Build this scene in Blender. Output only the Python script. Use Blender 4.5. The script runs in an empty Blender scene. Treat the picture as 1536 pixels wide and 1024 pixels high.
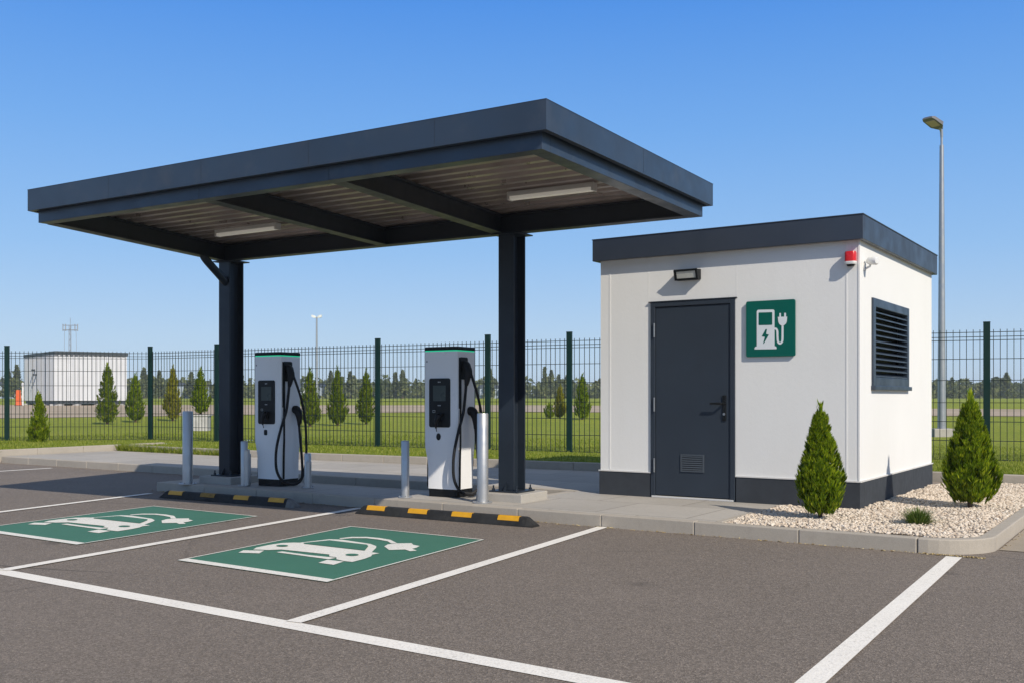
import bpy, bmesh, math, random
import numpy as np
from mathutils import Vector, Matrix, Euler

random.seed(7)
rng = np.random.default_rng(11)
scene = bpy.context.scene
COL = scene.collection
PI = math.pi

# ------------------------------------------------------------------ frames
# world: camera at the origin looking along +Y.  Site frame: a = along the front kerb, b = away from the lot.
U = Vector((.8316, -.5555, 0)); W = Vector((.5554, .8315, 0)); P0 = Vector((3.97, 8.45, 0))
SITE_ROT = math.atan2(U.y, U.x)
UC = Vector((.855, -.5186, 0)); WC = Vector((.5186, .855, 0)); CAN_ROT = math.atan2(UC.y, UC.x)
PAVE = .13

def S(a, b, z=0.0):
    p = P0 + U * a + W * b
    return Vector((p.x, p.y, z))

def site_of(x, y):
    d = Vector((x, y, 0)) - P0
    return d.dot(U), d.dot(W)

# ------------------------------------------------------------------ mesh builder
class MB:
    def __init__(self):
        self.v = []; self.f = []
    def add(self, vs, fs):
        n = len(self.v)
        self.v.extend([tuple(p) for p in vs]); self.f.extend([tuple(i + n for i in f) for f in fs])
        return self
    def box(self, x0, x1, y0, y1, z0, z1, M=None):
        vs = [Vector((x, y, z)) for z in (z0, z1) for y in (y0, y1) for x in (x0, x1)]
        if M is not None: vs = [M @ p for p in vs]
        return self.add(vs, [(0, 2, 3, 1), (4, 5, 7, 6), (0, 1, 5, 4), (2, 6, 7, 3), (0, 4, 6, 2), (1, 3, 7, 5)])
    def prism(self, poly, z0, z1, M=None):
        poly = [Vector((p[0], p[1], 0)) for p in poly]
        area = sum(poly[i].x * poly[(i + 1) % len(poly)].y - poly[(i + 1) % len(poly)].x * poly[i].y for i in range(len(poly)))
        if area < 0: poly = poly[::-1]
        n = len(poly)
        vs = [Vector((p.x, p.y, z0)) for p in poly] + [Vector((p.x, p.y, z1)) for p in poly]
        if M is not None: vs = [M @ p for p in vs]
        fs = [tuple(range(n - 1, -1, -1)), tuple(range(n, 2 * n))]
        fs += [(i, (i + 1) % n, n + (i + 1) % n, n + i) for i in range(n)]
        return self.add(vs, fs)
    def sheet(self, poly, z):
        poly = [Vector((p[0], p[1], 0)) for p in poly]
        area = sum(poly[i].x * poly[(i + 1) % len(poly)].y - poly[(i + 1) % len(poly)].x * poly[i].y for i in range(len(poly)))
        if area < 0: poly = poly[::-1]
        return self.add([(p.x, p.y, z) for p in poly], [tuple(range(len(poly)))])
    def loft(self, rings, cap=True):
        n = len(rings[0]); vs = [p for r in rings for p in r]; fs = []
        for k in range(len(rings) - 1):
            for i in range(n):
                j = (i + 1) % n
                fs.append((k * n + i, k * n + j, (k + 1) * n + j, (k + 1) * n + i))
        if cap:
            fs.append(tuple(range(n - 1, -1, -1))); fs.append(tuple(range((len(rings) - 1) * n, len(rings) * n)))
        return self.add(vs, fs)
    def tube(self, pts, r, n=10, cap=True):
        pts = [Vector(p) for p in pts]
        rs = r if isinstance(r, (list, tuple)) else [r] * len(pts)
        rings = []; prev = None
        for i, p in enumerate(pts):
            t = (pts[min(i + 1, len(pts) - 1)] - pts[max(i - 1, 0)]).normalized()
            if prev is None:
                ref = Vector((0, 0, 1)) if abs(t.z) < .9 else Vector((1, 0, 0))
                x = t.cross(ref).normalized()
            else:
                x = (prev - t * prev.dot(t)).normalized()
            prev = x; y = t.cross(x)
            rings.append([p + (x * math.cos(2 * PI * k / n) + y * math.sin(2 * PI * k / n)) * rs[i] for k in range(n)])
        return self.loft(rings, cap)
    def lathe(self, prof, n=24, cx=0, cy=0):
        rings = [[(cx + r * math.cos(2 * PI * k / n), cy + r * math.sin(2 * PI * k / n), z) for k in range(n)] for r, z in prof]
        return self.loft(rings)
    def build(self, name, mat, parent=None, bevel=0, smooth=False, segs=2, loc=None, rz=0):
        me = bpy.data.meshes.new(name)
        me.from_pydata(self.v, [], self.f); me.update()
        me.materials.append(mat)
        if smooth:
            me.polygons.foreach_set('use_smooth', [True] * len(me.polygons))
            me.set_sharp_from_angle(angle=math.radians(38))
        o = bpy.data.objects.new(name, me); COL.objects.link(o)
        if parent is not None: o.parent = parent
        if loc is not None: o.location = loc
        o.rotation_euler.z = rz
        if bevel:
            m = o.modifiers.new('bevel', 'BEVEL'); m.width = bevel; m.segments = segs; m.limit_method = 'ANGLE'
            m.angle_limit = math.radians(40); m.harden_normals = False
        return o

def spline(pts, k=8):
    pts = [Vector(p) for p in pts]; out = []
    P = [pts[0] * 2 - pts[1]] + pts + [pts[-1] * 2 - pts[-2]]
    for i in range(1, len(P) - 2):
        for s in range(k):
            t = s / k; a, b, c, d = P[i - 1], P[i], P[i + 1], P[i + 2]
            out.append(.5 * ((2 * b) + (c - a) * t + (2 * a - 5 * b + 4 * c - d) * t * t + (3 * b - a - 3 * c + d) * t ** 3))
    out.append(pts[-1]); return out

def tag(o, label=None, cat=None, group=None, kind=None):
    if label: o['label'] = label
    if cat: o['category'] = cat
    if group: o['group'] = group
    if kind: o['kind'] = kind
    return o

def thing(name, loc, rz, label, cat, group=None):
    o = bpy.data.objects.new(name, None); COL.objects.link(o)
    o.location = loc; o.rotation_euler.z = rz; o.empty_display_size = .3
    return tag(o, label, cat, group)

def copy_tree(o, parent=None):
    c = o.copy(); COL.objects.link(c)
    if parent is not None: c.parent = parent
    for ch in list(o.children): copy_tree(ch, c)
    return c

def np_mesh(name, verts, faces, mat, smooth=False, parent=None):
    verts = np.asarray(verts, dtype=np.float32); faces = np.asarray(faces, dtype=np.int32)
    me = bpy.data.meshes.new(name); k = faces.shape[1]
    me.vertices.add(len(verts)); me.vertices.foreach_set('co', verts.ravel())
    me.loops.add(faces.size); me.loops.foreach_set('vertex_index', faces.ravel())
    me.polygons.add(len(faces))
    me.polygons.foreach_set('loop_start', np.arange(0, faces.size, k, dtype=np.int32))
    me.polygons.foreach_set('loop_total', np.full(len(faces), k, dtype=np.int32))
    if smooth: me.polygons.foreach_set('use_smooth', np.ones(len(faces), dtype=bool))
    me.update(calc_edges=True); me.validate()
    me.materials.append(mat)
    o = bpy.data.objects.new(name, me); COL.objects.link(o)
    if parent is not None: o.parent = parent
    return o

# ------------------------------------------------------------------ materials
class NT:
    def __init__(self, name):
        self.m = bpy.data.materials.new(name); self.m.use_nodes = True
        self.t = self.m.node_tree; self.t.nodes.clear()
        self.out = self.n('ShaderNodeOutputMaterial')
        self.b = self.n('ShaderNodeBsdfPrincipled'); self.l(self.b.outputs[0], self.out.inputs['Surface'])
    def n(self, t, **kw):
        nd = self.t.nodes.new(t)
        for k, v in kw.items(): setattr(nd, k, v)
        return nd
    def l(self, a, b): self.t.links.new(a, b)
    def coord(self, world=False):
        if world: return self.n('ShaderNodeNewGeometry').outputs['Position']
        return self.n('ShaderNodeTexCoord').outputs['Object']
    def noise(self, vec, scale, detail=4, rough=.55, dist=0):
        nd = self.n('ShaderNodeTexNoise'); nd.inputs['Scale'].default_value = scale
        nd.inputs['Detail'].default_value = detail; nd.inputs['Roughness'].default_value = rough
        nd.inputs['Distortion'].default_value = dist
        self.l(vec, nd.inputs['Vector']); return nd.outputs['Fac']
    def ramp(self, fac, stops, interp='LINEAR'):
        nd = self.n('ShaderNodeValToRGB'); nd.color_ramp.interpolation = interp
        e = nd.color_ramp.elements
        while len(e) < len(stops): e.new(.5)
        for i, (p, c) in enumerate(stops):
            e[i].position = p; e[i].color = (c, c, c, 1) if isinstance(c, (int, float)) else (*c, 1)
        self.l(fac, nd.inputs[0]); return nd.outputs[0]
    def mix(self, fac, a, b, mode='MIX'):
        nd = self.n('ShaderNodeMix', data_type='RGBA', blend_type=mode)
        for s, v in ((nd.inputs[0], fac), (nd.inputs[6], a), (nd.inputs[7], b)):
            if isinstance(v, (int, float)): s.default_value = v
            elif isinstance(v, tuple): s.default_value = (*v, 1)
            else: self.l(v, s)
        return nd.outputs[2]
    def bump(self, h, strength=.3, dist=.01, prev=None):
        nd = self.n('ShaderNodeBump'); nd.inputs['Strength'].default_value = strength; nd.inputs['Distance'].default_value = dist
        self.l(h, nd.inputs['Height'])
        if prev is not None: self.l(prev, nd.inputs['Normal'])
        return nd.outputs[0]
    def scale_vec(self, vec, s, rz=0):
        nd = self.n('ShaderNodeMapping'); nd.inputs['Scale'].default_value = s; nd.inputs['Rotation'].default_value = (0, 0, rz)
        self.l(vec, nd.inputs['Vector']); return nd.outputs[0]
    def set(self, **kw):
        for k, v in kw.items():
            s = self.b.inputs[{'color': 'Base Color', 'rough': 'Roughness', 'metal': 'Metallic', 'normal': 'Normal', 'spec': 'Specular IOR Level',
                               'coat': 'Coat Weight', 'emit': 'Emission Color', 'estr': 'Emission Strength', 'sss': 'Subsurface Weight'}[k]]
            if isinstance(v, (int, float)): s.default_value = v
            elif isinstance(v, tuple): s.default_value = (*v, 1)
            else: self.l(v, s)
        return self.m

def paint(name, col, rough=.45, metal=0, var=.12, scale=3., bumpy=.0, bscale=60., spec=.5, dirt=None):
    t = NT(name); c = t.coord()
    f = t.noise(c, scale, 5)
    lo = tuple(x * (1 - var) for x in col); hi = tuple(min(1, x * (1 + var)) for x in col)
    colr = t.ramp(f, [(.3, lo), (.7, hi)])
    if dirt:
        d = t.ramp(t.noise(c, scale * 2.3, 7, .65), [(.52, 0.), (.75, .5)])
        colr = t.mix(d, colr, dirt)
    r = t.ramp(t.noise(c, scale * 3.1, 5), [(.3, max(0, rough - .08)), (.7, min(1, rough + .1))])
    kw = dict(color=colr, rough=r, metal=metal, spec=spec)
    if bumpy: kw['normal'] = t.bump(t.noise(c, bscale, 4), bumpy, .004)
    return t.set(**kw)

def asphalt_mat():
    t = NT('asphalt'); c = t.coord(True)
    grain = t.n('ShaderNodeTexVoronoi', feature='F1'); grain.inputs['Scale'].default_value = 88; t.l(c, grain.inputs['Vector'])
    fine = t.noise(c, 160, 3, .7); mid = t.noise(c, 22, 4); big = t.ramp(t.noise(c, .42, 6, .62), [(.32, 0.), (.68, 1.)]); streak = t.noise(t.scale_vec(c, (.25, 1.6, 1), -SITE_ROT), 1.1, 4)
    base = t.mix(big, (.205, .167, .136), (.315, .262, .220))
    base = t.mix(t.ramp(streak, [(.45, 0.), (.75, .5)]), base, (.20, .168, .144))
    stone = t.mix(t.ramp(grain.outputs['Color'], [(.0, 0.), (.45, .35), (1., 1.)]), (.075, .062, .051), (.52, .44, .37))
    base = t.mix(.58, base, stone)
    base = t.mix(t.ramp(fine, [(.38, .85), (.62, 0.)]), base, (.075, .064, .055))
    base = t.mix(t.ramp(mid, [(.55, 0.), (.8, .3)]), base, (.33, .285, .255))
    blot = t.ramp(t.noise(c, 1.7, 3), [(.66, 0.), (.74, .28)])
    base = t.mix(blot, base, (.13, .113, .10))
    crk = t.n('ShaderNodeTexVoronoi', feature='DISTANCE_TO_EDGE'); crk.inputs['Scale'].default_value = .22
    wv = t.n('ShaderNodeMix', data_type='VECTOR'); wv.inputs[0].default_value = .12; t.l(c, wv.inputs[4])
    nz = t.n('ShaderNodeTexNoise'); nz.inputs['Scale'].default_value = 1.6; nz.inputs['Detail'].default_value = 6; t.l(c, nz.inputs['Vector']); t.l(nz.outputs['Color'], wv.inputs[5])
    t.l(wv.outputs[1], crk.inputs['Vector'])
    cm = t.n('ShaderNodeMath', operation='MULTIPLY'); t.l(t.ramp(crk.outputs['Distance'], [(.0006, .75), (.0016, 0.)]), cm.inputs[0]); t.l(t.ramp(t.noise(c, .3, 2), [(.5, 0.), (.62, 1.)]), cm.inputs[1])
    base = t.mix(cm.outputs[0], base, (.05, .045, .04))
    oil = t.n('ShaderNodeTexVoronoi', feature='F1'); oil.inputs['Scale'].default_value = .8; t.l(c, oil.inputs['Vector'])
    oz = t.n('ShaderNodeMath', operation='ADD'); t.l(oil.outputs['Distance'], oz.inputs[0])
    on = t.n('ShaderNodeMath', operation='MULTIPLY'); on.inputs[1].default_value = .25; t.l(t.noise(c, 9, 4), on.inputs[0]); t.l(on.outputs[0], oz.inputs[1])
    base = t.mix(t.ramp(oz.outputs[0], [(.16, .42), (.23, 0.)]), base, (.06, .053, .048))
    spots = t.n('ShaderNodeTexVoronoi', feature='F1'); spots.inputs['Scale'].default_value = 9; t.l(c, spots.inputs['Vector'])
    base = t.mix(t.ramp(spots.outputs['Distance'], [(.035, .8), (.06, 0.)]), base, (.46, .40, .34))
    n1 = t.bump(grain.outputs['Distance'], .55, .006); n2 = t.bump(fine, .5, .004, n1)
    return t.set(color=base, rough=.88, normal=n2, spec=.3)

def line_mat(name, col, wear, worncol=(.13, .115, .105)):
    t = NT(name); c = t.coord(True)
    base = t.mix(t.noise(c, 2.2, 4), tuple(x * .9 for x in col), tuple(min(1, x * 1.06) for x in col))
    w = t.ramp(t.noise(c, 55, 5, .75), [(.60 - wear, .0), (.78 - wear * .5, .75)])
    w2 = t.ramp(t.noise(c, 1.3, 4), [(.35, .35), (.7, 1.)])
    f = t.n('ShaderNodeMath', operation='MULTIPLY'); t.l(w, f.inputs[0]); t.l(w2, f.inputs[1])
    base = t.mix(f.outputs[0], base, worncol)
    g = t.n('ShaderNodeTexVoronoi'); g.inputs['Scale'].default_value = 75; t.l(c, g.inputs['Vector'])
    return t.set(color=base, rough=.75, normal=t.bump(g.outputs['Distance'], .4, .004), spec=.3)

def concrete_mat(name, col, joint=None, bscale=90):
    t = NT(name); c = t.coord(True)
    base = t.mix(t.noise(c, 1.1, 5), tuple(x * .82 for x in col), tuple(x * 1.12 for x in col))
    base = t.mix(t.ramp(t.noise(c, 9, 6, .65), [(.5, 0.), (.8, .4)]), base, tuple(x * .6 for x in col))
    base = t.mix(t.ramp(t.noise(c, 130, 3), [(.4, .4), (.6, 0.)]), base, tuple(x * .7 for x in col))
    h = t.noise(c, bscale, 4); n = t.bump(h, .35, .004)
    if joint:
        sc = t.n('ShaderNodeMapping'); sc.inputs['Rotation'].default_value = (0, 0, -SITE_ROT)
        t.l(c, sc.inputs['Vector'])
        br = t.n('ShaderNodeTexBrick'); t.l(sc.outputs[0], br.inputs['Vector'])
        br.inputs['Scale'].default_value = 1; br.inputs['Brick Width'].default_value = joint[0]; br.inputs['Row Height'].default_value = joint[1]
        br.inputs['Mortar Size'].default_value = .008; br.inputs['Mortar Smooth'].default_value = .3
        br.inputs['Color1'].default_value = (.9, .9, .9, 1); br.inputs['Color2'].default_value = (1.08, 1.08, 1.08, 1); br.inputs['Mortar'].default_value = (.55, .53, .5, 1)
        base = t.mix(1., base, br.outputs['Color'], 'MULTIPLY')
        inv = t.n('ShaderNodeMath', operation='SUBTRACT'); inv.inputs[0].default_value = 1; t.l(br.outputs['Fac'], inv.inputs[1])
        n = t.bump(inv.outputs[0], .6, .006, n)
    return t.set(color=base, rough=.85, normal=n, spec=.3)

def stucco_mat():
    t = NT('stucco'); c = t.coord()
    base = t.mix(t.noise(c, .8, 5), (.715, .71, .69), (.79, .785, .765))
    st = t.noise(t.scale_vec(c, (3.5, 3.5, .22)), 2.2, 5)
    base = t.mix(t.ramp(st, [(.5, 0.), (.85, .16)]), base, (.64, .63, .60))
    h = t.noise(t.scale_vec(c, (1, 1, .6)), 30, 6, .7, .6); n = t.bump(h, .26, .007)
    n = t.bump(t.noise(c, 160, 2), .12, .002, n)
    return t.set(color=base, rough=.9, normal=n, spec=.25)

def foliage_mat(name, dark, light, tip, transl=.35):
    t = NT(name)
    g = t.n('ShaderNodeNewGeometry'); c = t.coord()
    col = t.ramp(g.outputs['Random Per Island'], [(0., dark), (.55, light), (.93, tip), (1., tip)])
    col = t.mix(t.ramp(t.noise(c, 7, 3), [(.35, .55), (.65, 0.)]), col, dark)
    d = t.n('ShaderNodeBsdfTranslucent'); t.l(col, d.inputs['Color'])
    t.set(color=col, rough=.6, spec=.25)
    mx = t.n('ShaderNodeMixShader'); mx.inputs[0].default_value = transl
    t.l(t.b.outputs[0], mx.inputs[1]); t.l(d.outputs[0], mx.inputs[2]); t.l(mx.outputs[0], t.out.inputs['Surface'])
    return t.m

def field_mat():
    t = NT('field_grass'); c = t.coord(True)
    base = t.mix(t.ramp(t.noise(c, .12, 5), [(.3, 0.), (.7, 1.)]), (.24, .285, .026), (.355, .375, .044))
    base = t.mix(t.ramp(t.noise(c, .9, 5), [(.45, 0.), (.75, .6)]), base, (.40, .39, .06))
    base = t.mix(t.ramp(t.noise(c, 9, 6, .8), [(.42, .8), (.56, 0.)]), base, (.11, .17, .012))
    base = t.mix(t.ramp(t.noise(c, 60, 3, .7), [(.55, 0.), (.75, .6)]), base, (.29, .32, .06))
    return t.set(color=base, rough=.9, spec=.15, normal=t.bump(t.noise(c, 18, 5, .75), .9, .06))

M = {}
M['asphalt'] = asphalt_mat()
M['line'] = line_mat('white_road_paint', (.85, .81, .745), .09)
M['green'] = line_mat('green_road_paint', (.055, .172, .115), .05, (.10, .19, .14))
M['symbol'] = line_mat('worn_white_symbol_paint', (.81, .78, .72), .12, (.16, .28, .22))
M['pave'] = concrete_mat('paving_slabs', (.43, .40, .36), (1.05, 1.05))
M['kerb'] = concrete_mat('kerb_concrete', (.43, .385, .325))
M['footing'] = concrete_mat('footing_concrete', (.42, .395, .355))
M['sand'] = concrete_mat('sandy_concrete', (.36, .305, .235), None, 40)
M['stucco'] = stucco_mat()
M['plinth'] = paint('plinth_render', (.040, .046, .055), .8, 0, .12, 4, .35, 70, .3)
M['dark'] = paint('anthracite_coated_steel', (.027, .041, .064), .38, .0, .10, 1.2, 0, 60, .5, (.07, .075, .085))
M['roofdark'] = paint('anthracite_roof_edge', (.032, .041, .058), .42, .0, .10, 1.2, 0, 60, .5)
M['beam'] = paint('dark_painted_beam', (.020, .025, .033), .45, 0, .15, 2)
M['flange'] = paint('dusty_beam_underside', (.10, .078, .068), .6, 0, .15, 4)
M['column'] = paint('column_paint', (.016, .023, .034), .42, 0, .12, 2, 0, 60, .35)
M['door'] = paint('door_paint', (.027, .036, .050), .5, 0, .08, 1.5, .06, 120, .3)
M['trim'] = paint('pale_metal_trim', (.62, .61, .59), .5, .1, .06, 3)
M['hinge'] = paint('dull_steel', (.30, .31, .32), .4, .8, .1, 20)
M['black'] = paint('black_plastic', (.008, .009, .010), .45, 0, .15, 6, 0, 60, .22)
M['rubber'] = paint('black_rubber', (.009, .009, .010), .55, 0, .2, 8, .1, 90, .3)
M['blackrub'] = paint('recycled_rubber', (.022, .022, .022), .75, 0, .3, 5, .5, 120, .3, (.06, .056, .05))
M['yellow'] = paint('yellow_reflective_film', (.66, .33, .010), .4, 0, .1, 9)
M['yelworn'] = paint('worn_yellow_film', (.30, .17, .03), .6, 0, .35, 16, 0, 60, .3, (.05, .04, .03))
M['greycap'] = paint('scuffed_rubber_end', (.17, .165, .155), .8, 0, .25, 14, .4, 90)
M['charger'] = paint('charger_coating', (.82, .82, .82), .33, 0, .03, 1.2)
M['screen'] = paint('screen_glass', (.045, .060, .056), .3, 0, .1, 2, 0, 60, .3)
M['icon'] = paint('pale_print', (.42, .43, .43), .5)
M['led'] = NT('green_led_strip').set(color=(.02, .45, .25), rough=.3, emit=(.02, .62, .32), estr=.6)
M['alu'] = paint('galvanised_tube', (.50, .50, .50), .42, .75, .03, 2, .02, 90)
M['galv'] = paint('galvanised_pole', (.36, .375, .40), .45, .6, .05, 2)
M['deck'] = paint('galvanised_deck', (.40, .345, .325), .34, .5, .3, 1.3)
M['diffuser'] = NT('opal_diffuser').set(color=(.75, .73, .67), rough=.35, emit=(1., .93, .80), estr=.14)
M['lens'] = paint('frosted_lens', (.55, .55, .50), .25)
M['lamplens'] = paint('lamp_lens', (.50, .40, .42), .4, 0, .04, 3, 0, 60, .3)
M['sign'] = paint('sign_green', (.0, .100, .076), .55, 0, .06, 3, 0, 60, .18)
M['signwhite'] = paint('sign_white', (.68, .72, .74), .45, 0, .04, 4)
M['red'] = paint('red_plastic', (.60, .012, .012), .3, 0, .06, 6)
M['white'] = paint('white_plastic', (.74, .74, .72), .4, 0, .04, 6)
M['fence'] = paint('dark_green_fence_coat', (.003, .022, .018), .5, 0, .12, 3, 0, 60, .25)
M['wire'] = paint('fence_wire_coat', (.006, .014, .012), .5, 0, .1, 3)
M['field'] = field_mat()
M['bark'] = paint('bark', (.11, .07, .045), .9, 0, .3, 14, .6, 40)
M['thuja'] = foliage_mat('thuja_foliage', (.055, .11, .003), (.26, .385, .010), (.58, .64, .03), .5)
M['thuja2'] = foliage_mat('dark_conifer_foliage', (.06, .11, .008), (.22, .31, .018), (.46, .50, .04), .48)
M['thuja3'] = foliage_mat('yellowish_conifer_foliage', (.16, .17, .01), (.44, .42, .03), (.62, .55, .08), .5)
M['grassblade'] = foliage_mat('grass_blades', (.12, .18, .010), (.26, .32, .022), (.50, .48, .11), .45)
M['tuft'] = foliage_mat('tuft_blades', (.06, .11, .015), (.16, .24, .04), (.34, .38, .10), .45)
M['farleaf'] = foliage_mat('far_tree_foliage', (.085, .11, .035), (.16, .185, .055), (.26, .27, .085), .35)
M['clad'] = paint('white_metal_cladding', (.58, .59, .61), .5, 0, .05, 1)
M['far_dark'] = paint('far_roof_edge', (.045, .055, .062), .5)
M['orange'] = paint('orange_plastic', (.62, .10, .015), .5)
M['planter'] = paint('white_planter_block', (.44, .43, .42), .8, 0, .15, 4, .3, 40)
M['track'] = None

def gravel_mat():
    t = NT('pale_gravel'); g = t.n('ShaderNodeNewGeometry'); c = t.coord(True)
    col = t.ramp(g.outputs['Random Per Island'], [(0., (.42, .33, .25)), (.3, (.61, .52, .42)), (.6, (.73, .645, .54)), (.85, (.66, .54, .42)), (1., (.84, .77, .68))])
    col = t.mix(t.ramp(t.noise(c, 90, 3), [(.4, .3), (.6, 0.)]), col, (.42, .36, .29))
    return t.set(color=col, rough=.9, spec=.2, normal=t.bump(t.noise(c, 160, 3), .4, .003))
M['gravel'] = gravel_mat()
M['gravelbase'] = concrete_mat('gravel_bed_soil', (.30, .25, .20), None, 60)

def track_mat():
    t = NT('dirt_track'); c = t.coord(True)
    base = t.mix(t.noise(c, .25, 5), (.36, .28, .21), (.48, .40, .32))
    base = t.mix(t.ramp(t.noise(t.scale_vec(c, (.12, 1, 1)), .8, 5), [(.45, 0.), (.7, .6)]), base, (.25, .22, .11))
    return t.set(color=base, rough=.95, spec=.1)
M['track'] = track_mat()
def litter_mat():
    t = NT('dry_leaf_litter'); g = t.n('ShaderNodeNewGeometry')
    return t.set(color=t.ramp(g.outputs['Random Per Island'], [(0., (.20, .13, .05)), (.5, (.42, .31, .12)), (1., (.62, .52, .30))]), rough=.9)
M['litter'] = litter_mat()

# ------------------------------------------------------------------ ground heights
HY = [-1e4, 27, 45, 60, 80, 100, 180, 400, 2500]; HZ = [.12, .12, .12, .25, .48, .70, .95, 1.08, 1.2]
def ground_z(y): return float(np.interp(y, HY, HZ))

# ------------------------------------------------------------------ asphalt, pavement, kerbs
mb = MB(); mb.sheet([S(-70, -40), S(60, -40), S(60, 6.9), S(-70, 6.9)], 0)
tag(mb.build('parking_lot', M['asphalt']), kind='structure')

def RA(a):   # rear edge of the paving: where the grass bed begins
    return float(np.interp(a, [-19, -12.65, -6.63, -5.2, -4.2, 60], [5.0, 4.95, 5.44, 5.6, 6.57, 6.57]))
KW = .12
def kerb_run(mb, pts, inward, h=PAVE, stone=1.0, w=KW, gap=.0035, z0=-.05):
    """stones laid along a polyline of (a, b); inward = side the kerb's width goes to (+1 = left of travel)"""
    pts = [Vector((p[0], p[1], 0)) for p in pts]
    # resample
    seg = [(pts[i], pts[i + 1]) for i in range(len(pts) - 1)]
    L = [0]
    for p, q in seg: L.append(L[-1] + (q - p).length)
    def at(s):
        s = max(0, min(L[-1], s))
        for i, (p, q) in enumerate(seg):
            if s <= L[i + 1] + 1e-9:
                d = q - p; t = (s - L[i]) / max(d.length, 1e-9); dn = d.normalized()
                return p + d * t, Vector((-dn.y, dn.x, 0)) * inward
    n = max(1, round(L[-1] / stone)); ss = L[-1] / n
    for k in range(n):
        s0, s1 = k * ss + gap / 2, (k + 1) * ss - gap / 2
        marks = [s0] + [x for x in L[1:-1] if s0 < x < s1] + [s1]
        outer = []; inner = []
        for i, s in enumerate(marks):
            e = 1e-4 if i == 0 else (-1e-4 if i == len(marks) - 1 else 0)
            p, nn = at(s + e)
            if 0 < i < len(marks) - 1:
                _, n2 = at(s + .002); _, n1 = at(s - .002); nn = ((n1 + n2) / max(.3, 1 + n1.dot(n2)))
            outer.append(p); inner.append(p + nn * w)
        poly = outer + inner[::-1]
        dz = random.uniform(-.002, .002)
        mb.prism([(S(p.x, p.y).x, S(p.x, p.y).y) for p in poly], z0, h + dz)

kb = MB()
# corner arc at the gravel bed
arc = [(-.55 + .55 * math.sin(t), .55 - .55 * math.cos(t)) for t in [PI / 2 * i / 10 for i in range(11)]]
kerb_run(kb, [(-10.92, 0), (-.555, 0)], 1)
kerb_run(kb, arc, 1, stone=.95)
kerb_run(kb, [(0, .556), (0, 6.45)], 1)
tag(kb.build('front_kerb', M['kerb'], bevel=.010), kind='structure')
kb = MB()
kerb_run(kb, [(-10.92, 1.15), (-10.92, .004 + KW)], 1, stone=.6)
kerb_run(kb, [(-18.9, 2.22), (-5.2, 2.22)], 1)
kerb_run(kb, [(-5.32, 2.1), (-5.32, 1.2)], 1, stone=.5)
kerb_run(kb, [(-5.4, 1.15), (-10.8, 1.15)], 1, w=.1)
tag(kb.build('island_kerb', M['kerb'], bevel=.012), kind='structure')
kb = MB()
kerb_run(kb, [(a, RA(a) - .0) for a in (-18.87, -12.65, -6.63, -5.2)], 1, h=PAVE + .13, z0=.05)
kerb_run(kb, [(-5.19, 5.62), (-4.2, 6.57)], 1, h=PAVE + .13, z0=.05)
kerb_run(kb, [(-4.19, 6.57), (14, 6.57)], 1, h=PAVE + .12, z0=-.04)
kerb_run(kb, [(-19.0, 6.3), (-19.0, 2.0)], -1, h=PAVE + .13, z0=-.04)
kerb_run(kb, [(-19.0, 2.0), (-18.6, 1.45), (-40, 1.45)][:1] + [(-40, 1.9)], 1, h=.10, z0=-.04)
tag(kb.build('rear_kerb', M['kerb'], bevel=.012), kind='structure')

pv = MB()
# platform the chargers stand on, joined at its right to the apron and the footpath behind
pv.prism([(S(*p).x, S(*p).y) for p in [(-10.8, KW + .003), (-2.46, KW + .003), (-2.46, 2.0), (-4.3, 2.0), (-4.3, 6.5), (-5.2, 5.55), (-6.63, 5.43), (-12.65, 4.94), (-18.98, 4.99),
                                       (-18.98, 2.22 + KW + .003), (-5.2, 2.22 + KW + .003), (-5.2, 1.04), (-10.8, 1.04)]], -.04, PAVE - .003)
tag(pv.build('pavement', M['pave']), kind='structure')
ed = MB(); kerb_run(ed, [(-2.455, KW + .006), (-2.455, 2.0)], -1, h=PAVE + .002, w=.07, stone=.95)
tag(ed.build('apron_edging', M['kerb'], bevel=.006), kind='structure')
sd = MB(); sd.sheet([S(.02, .55), S(14, .55), S(14, 6.55), S(.02, 6.55)], .005)
tag(sd.build('sandy_pavement', M['sand']), kind='structure')

# ------------------------------------------------------------------ painted lines
def strip(mb, p, q, w, z=.004):
    p = Vector((p[0], p[1], 0)); q = Vector((q[0], q[1], 0)); d = (q - p).normalized(); n = Vector((-d.y, d.x, 0)) * (w / 2)
    k = max(1, int((q - p).length / .5))
    for i in range(k):
        a = p + (q - p) * (i / k); b = p + (q - p) * ((i + 1) / k)
        mb.sheet([a - n, b - n, b + n, a + n], z)
lines = [('parking_line', (-9.0, 11.31), (2.6, 3.257), .145, .004), ('parking_line', (-3.955, 7.85), (-1.84, 12.25), .115, .008),
         ('parking_line', (-1.308, 6.04), (.94, 10.46), .115, .008), ('parking_line', (.95, 4.02), (3.72, 8.50), .125, .008),
         ('parking_line', (-6.75, 10.0), (-5.05, 14.10), .11, .008), ('parking_line', (-9.9, 17.5), (-8.75, 19.2), .11, .004)]
for nm, p, q, w, z in lines:
    m = MB(); strip(m, p, q, w, z)
    tag(m.build(nm, M['line']), kind='structure')

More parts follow.
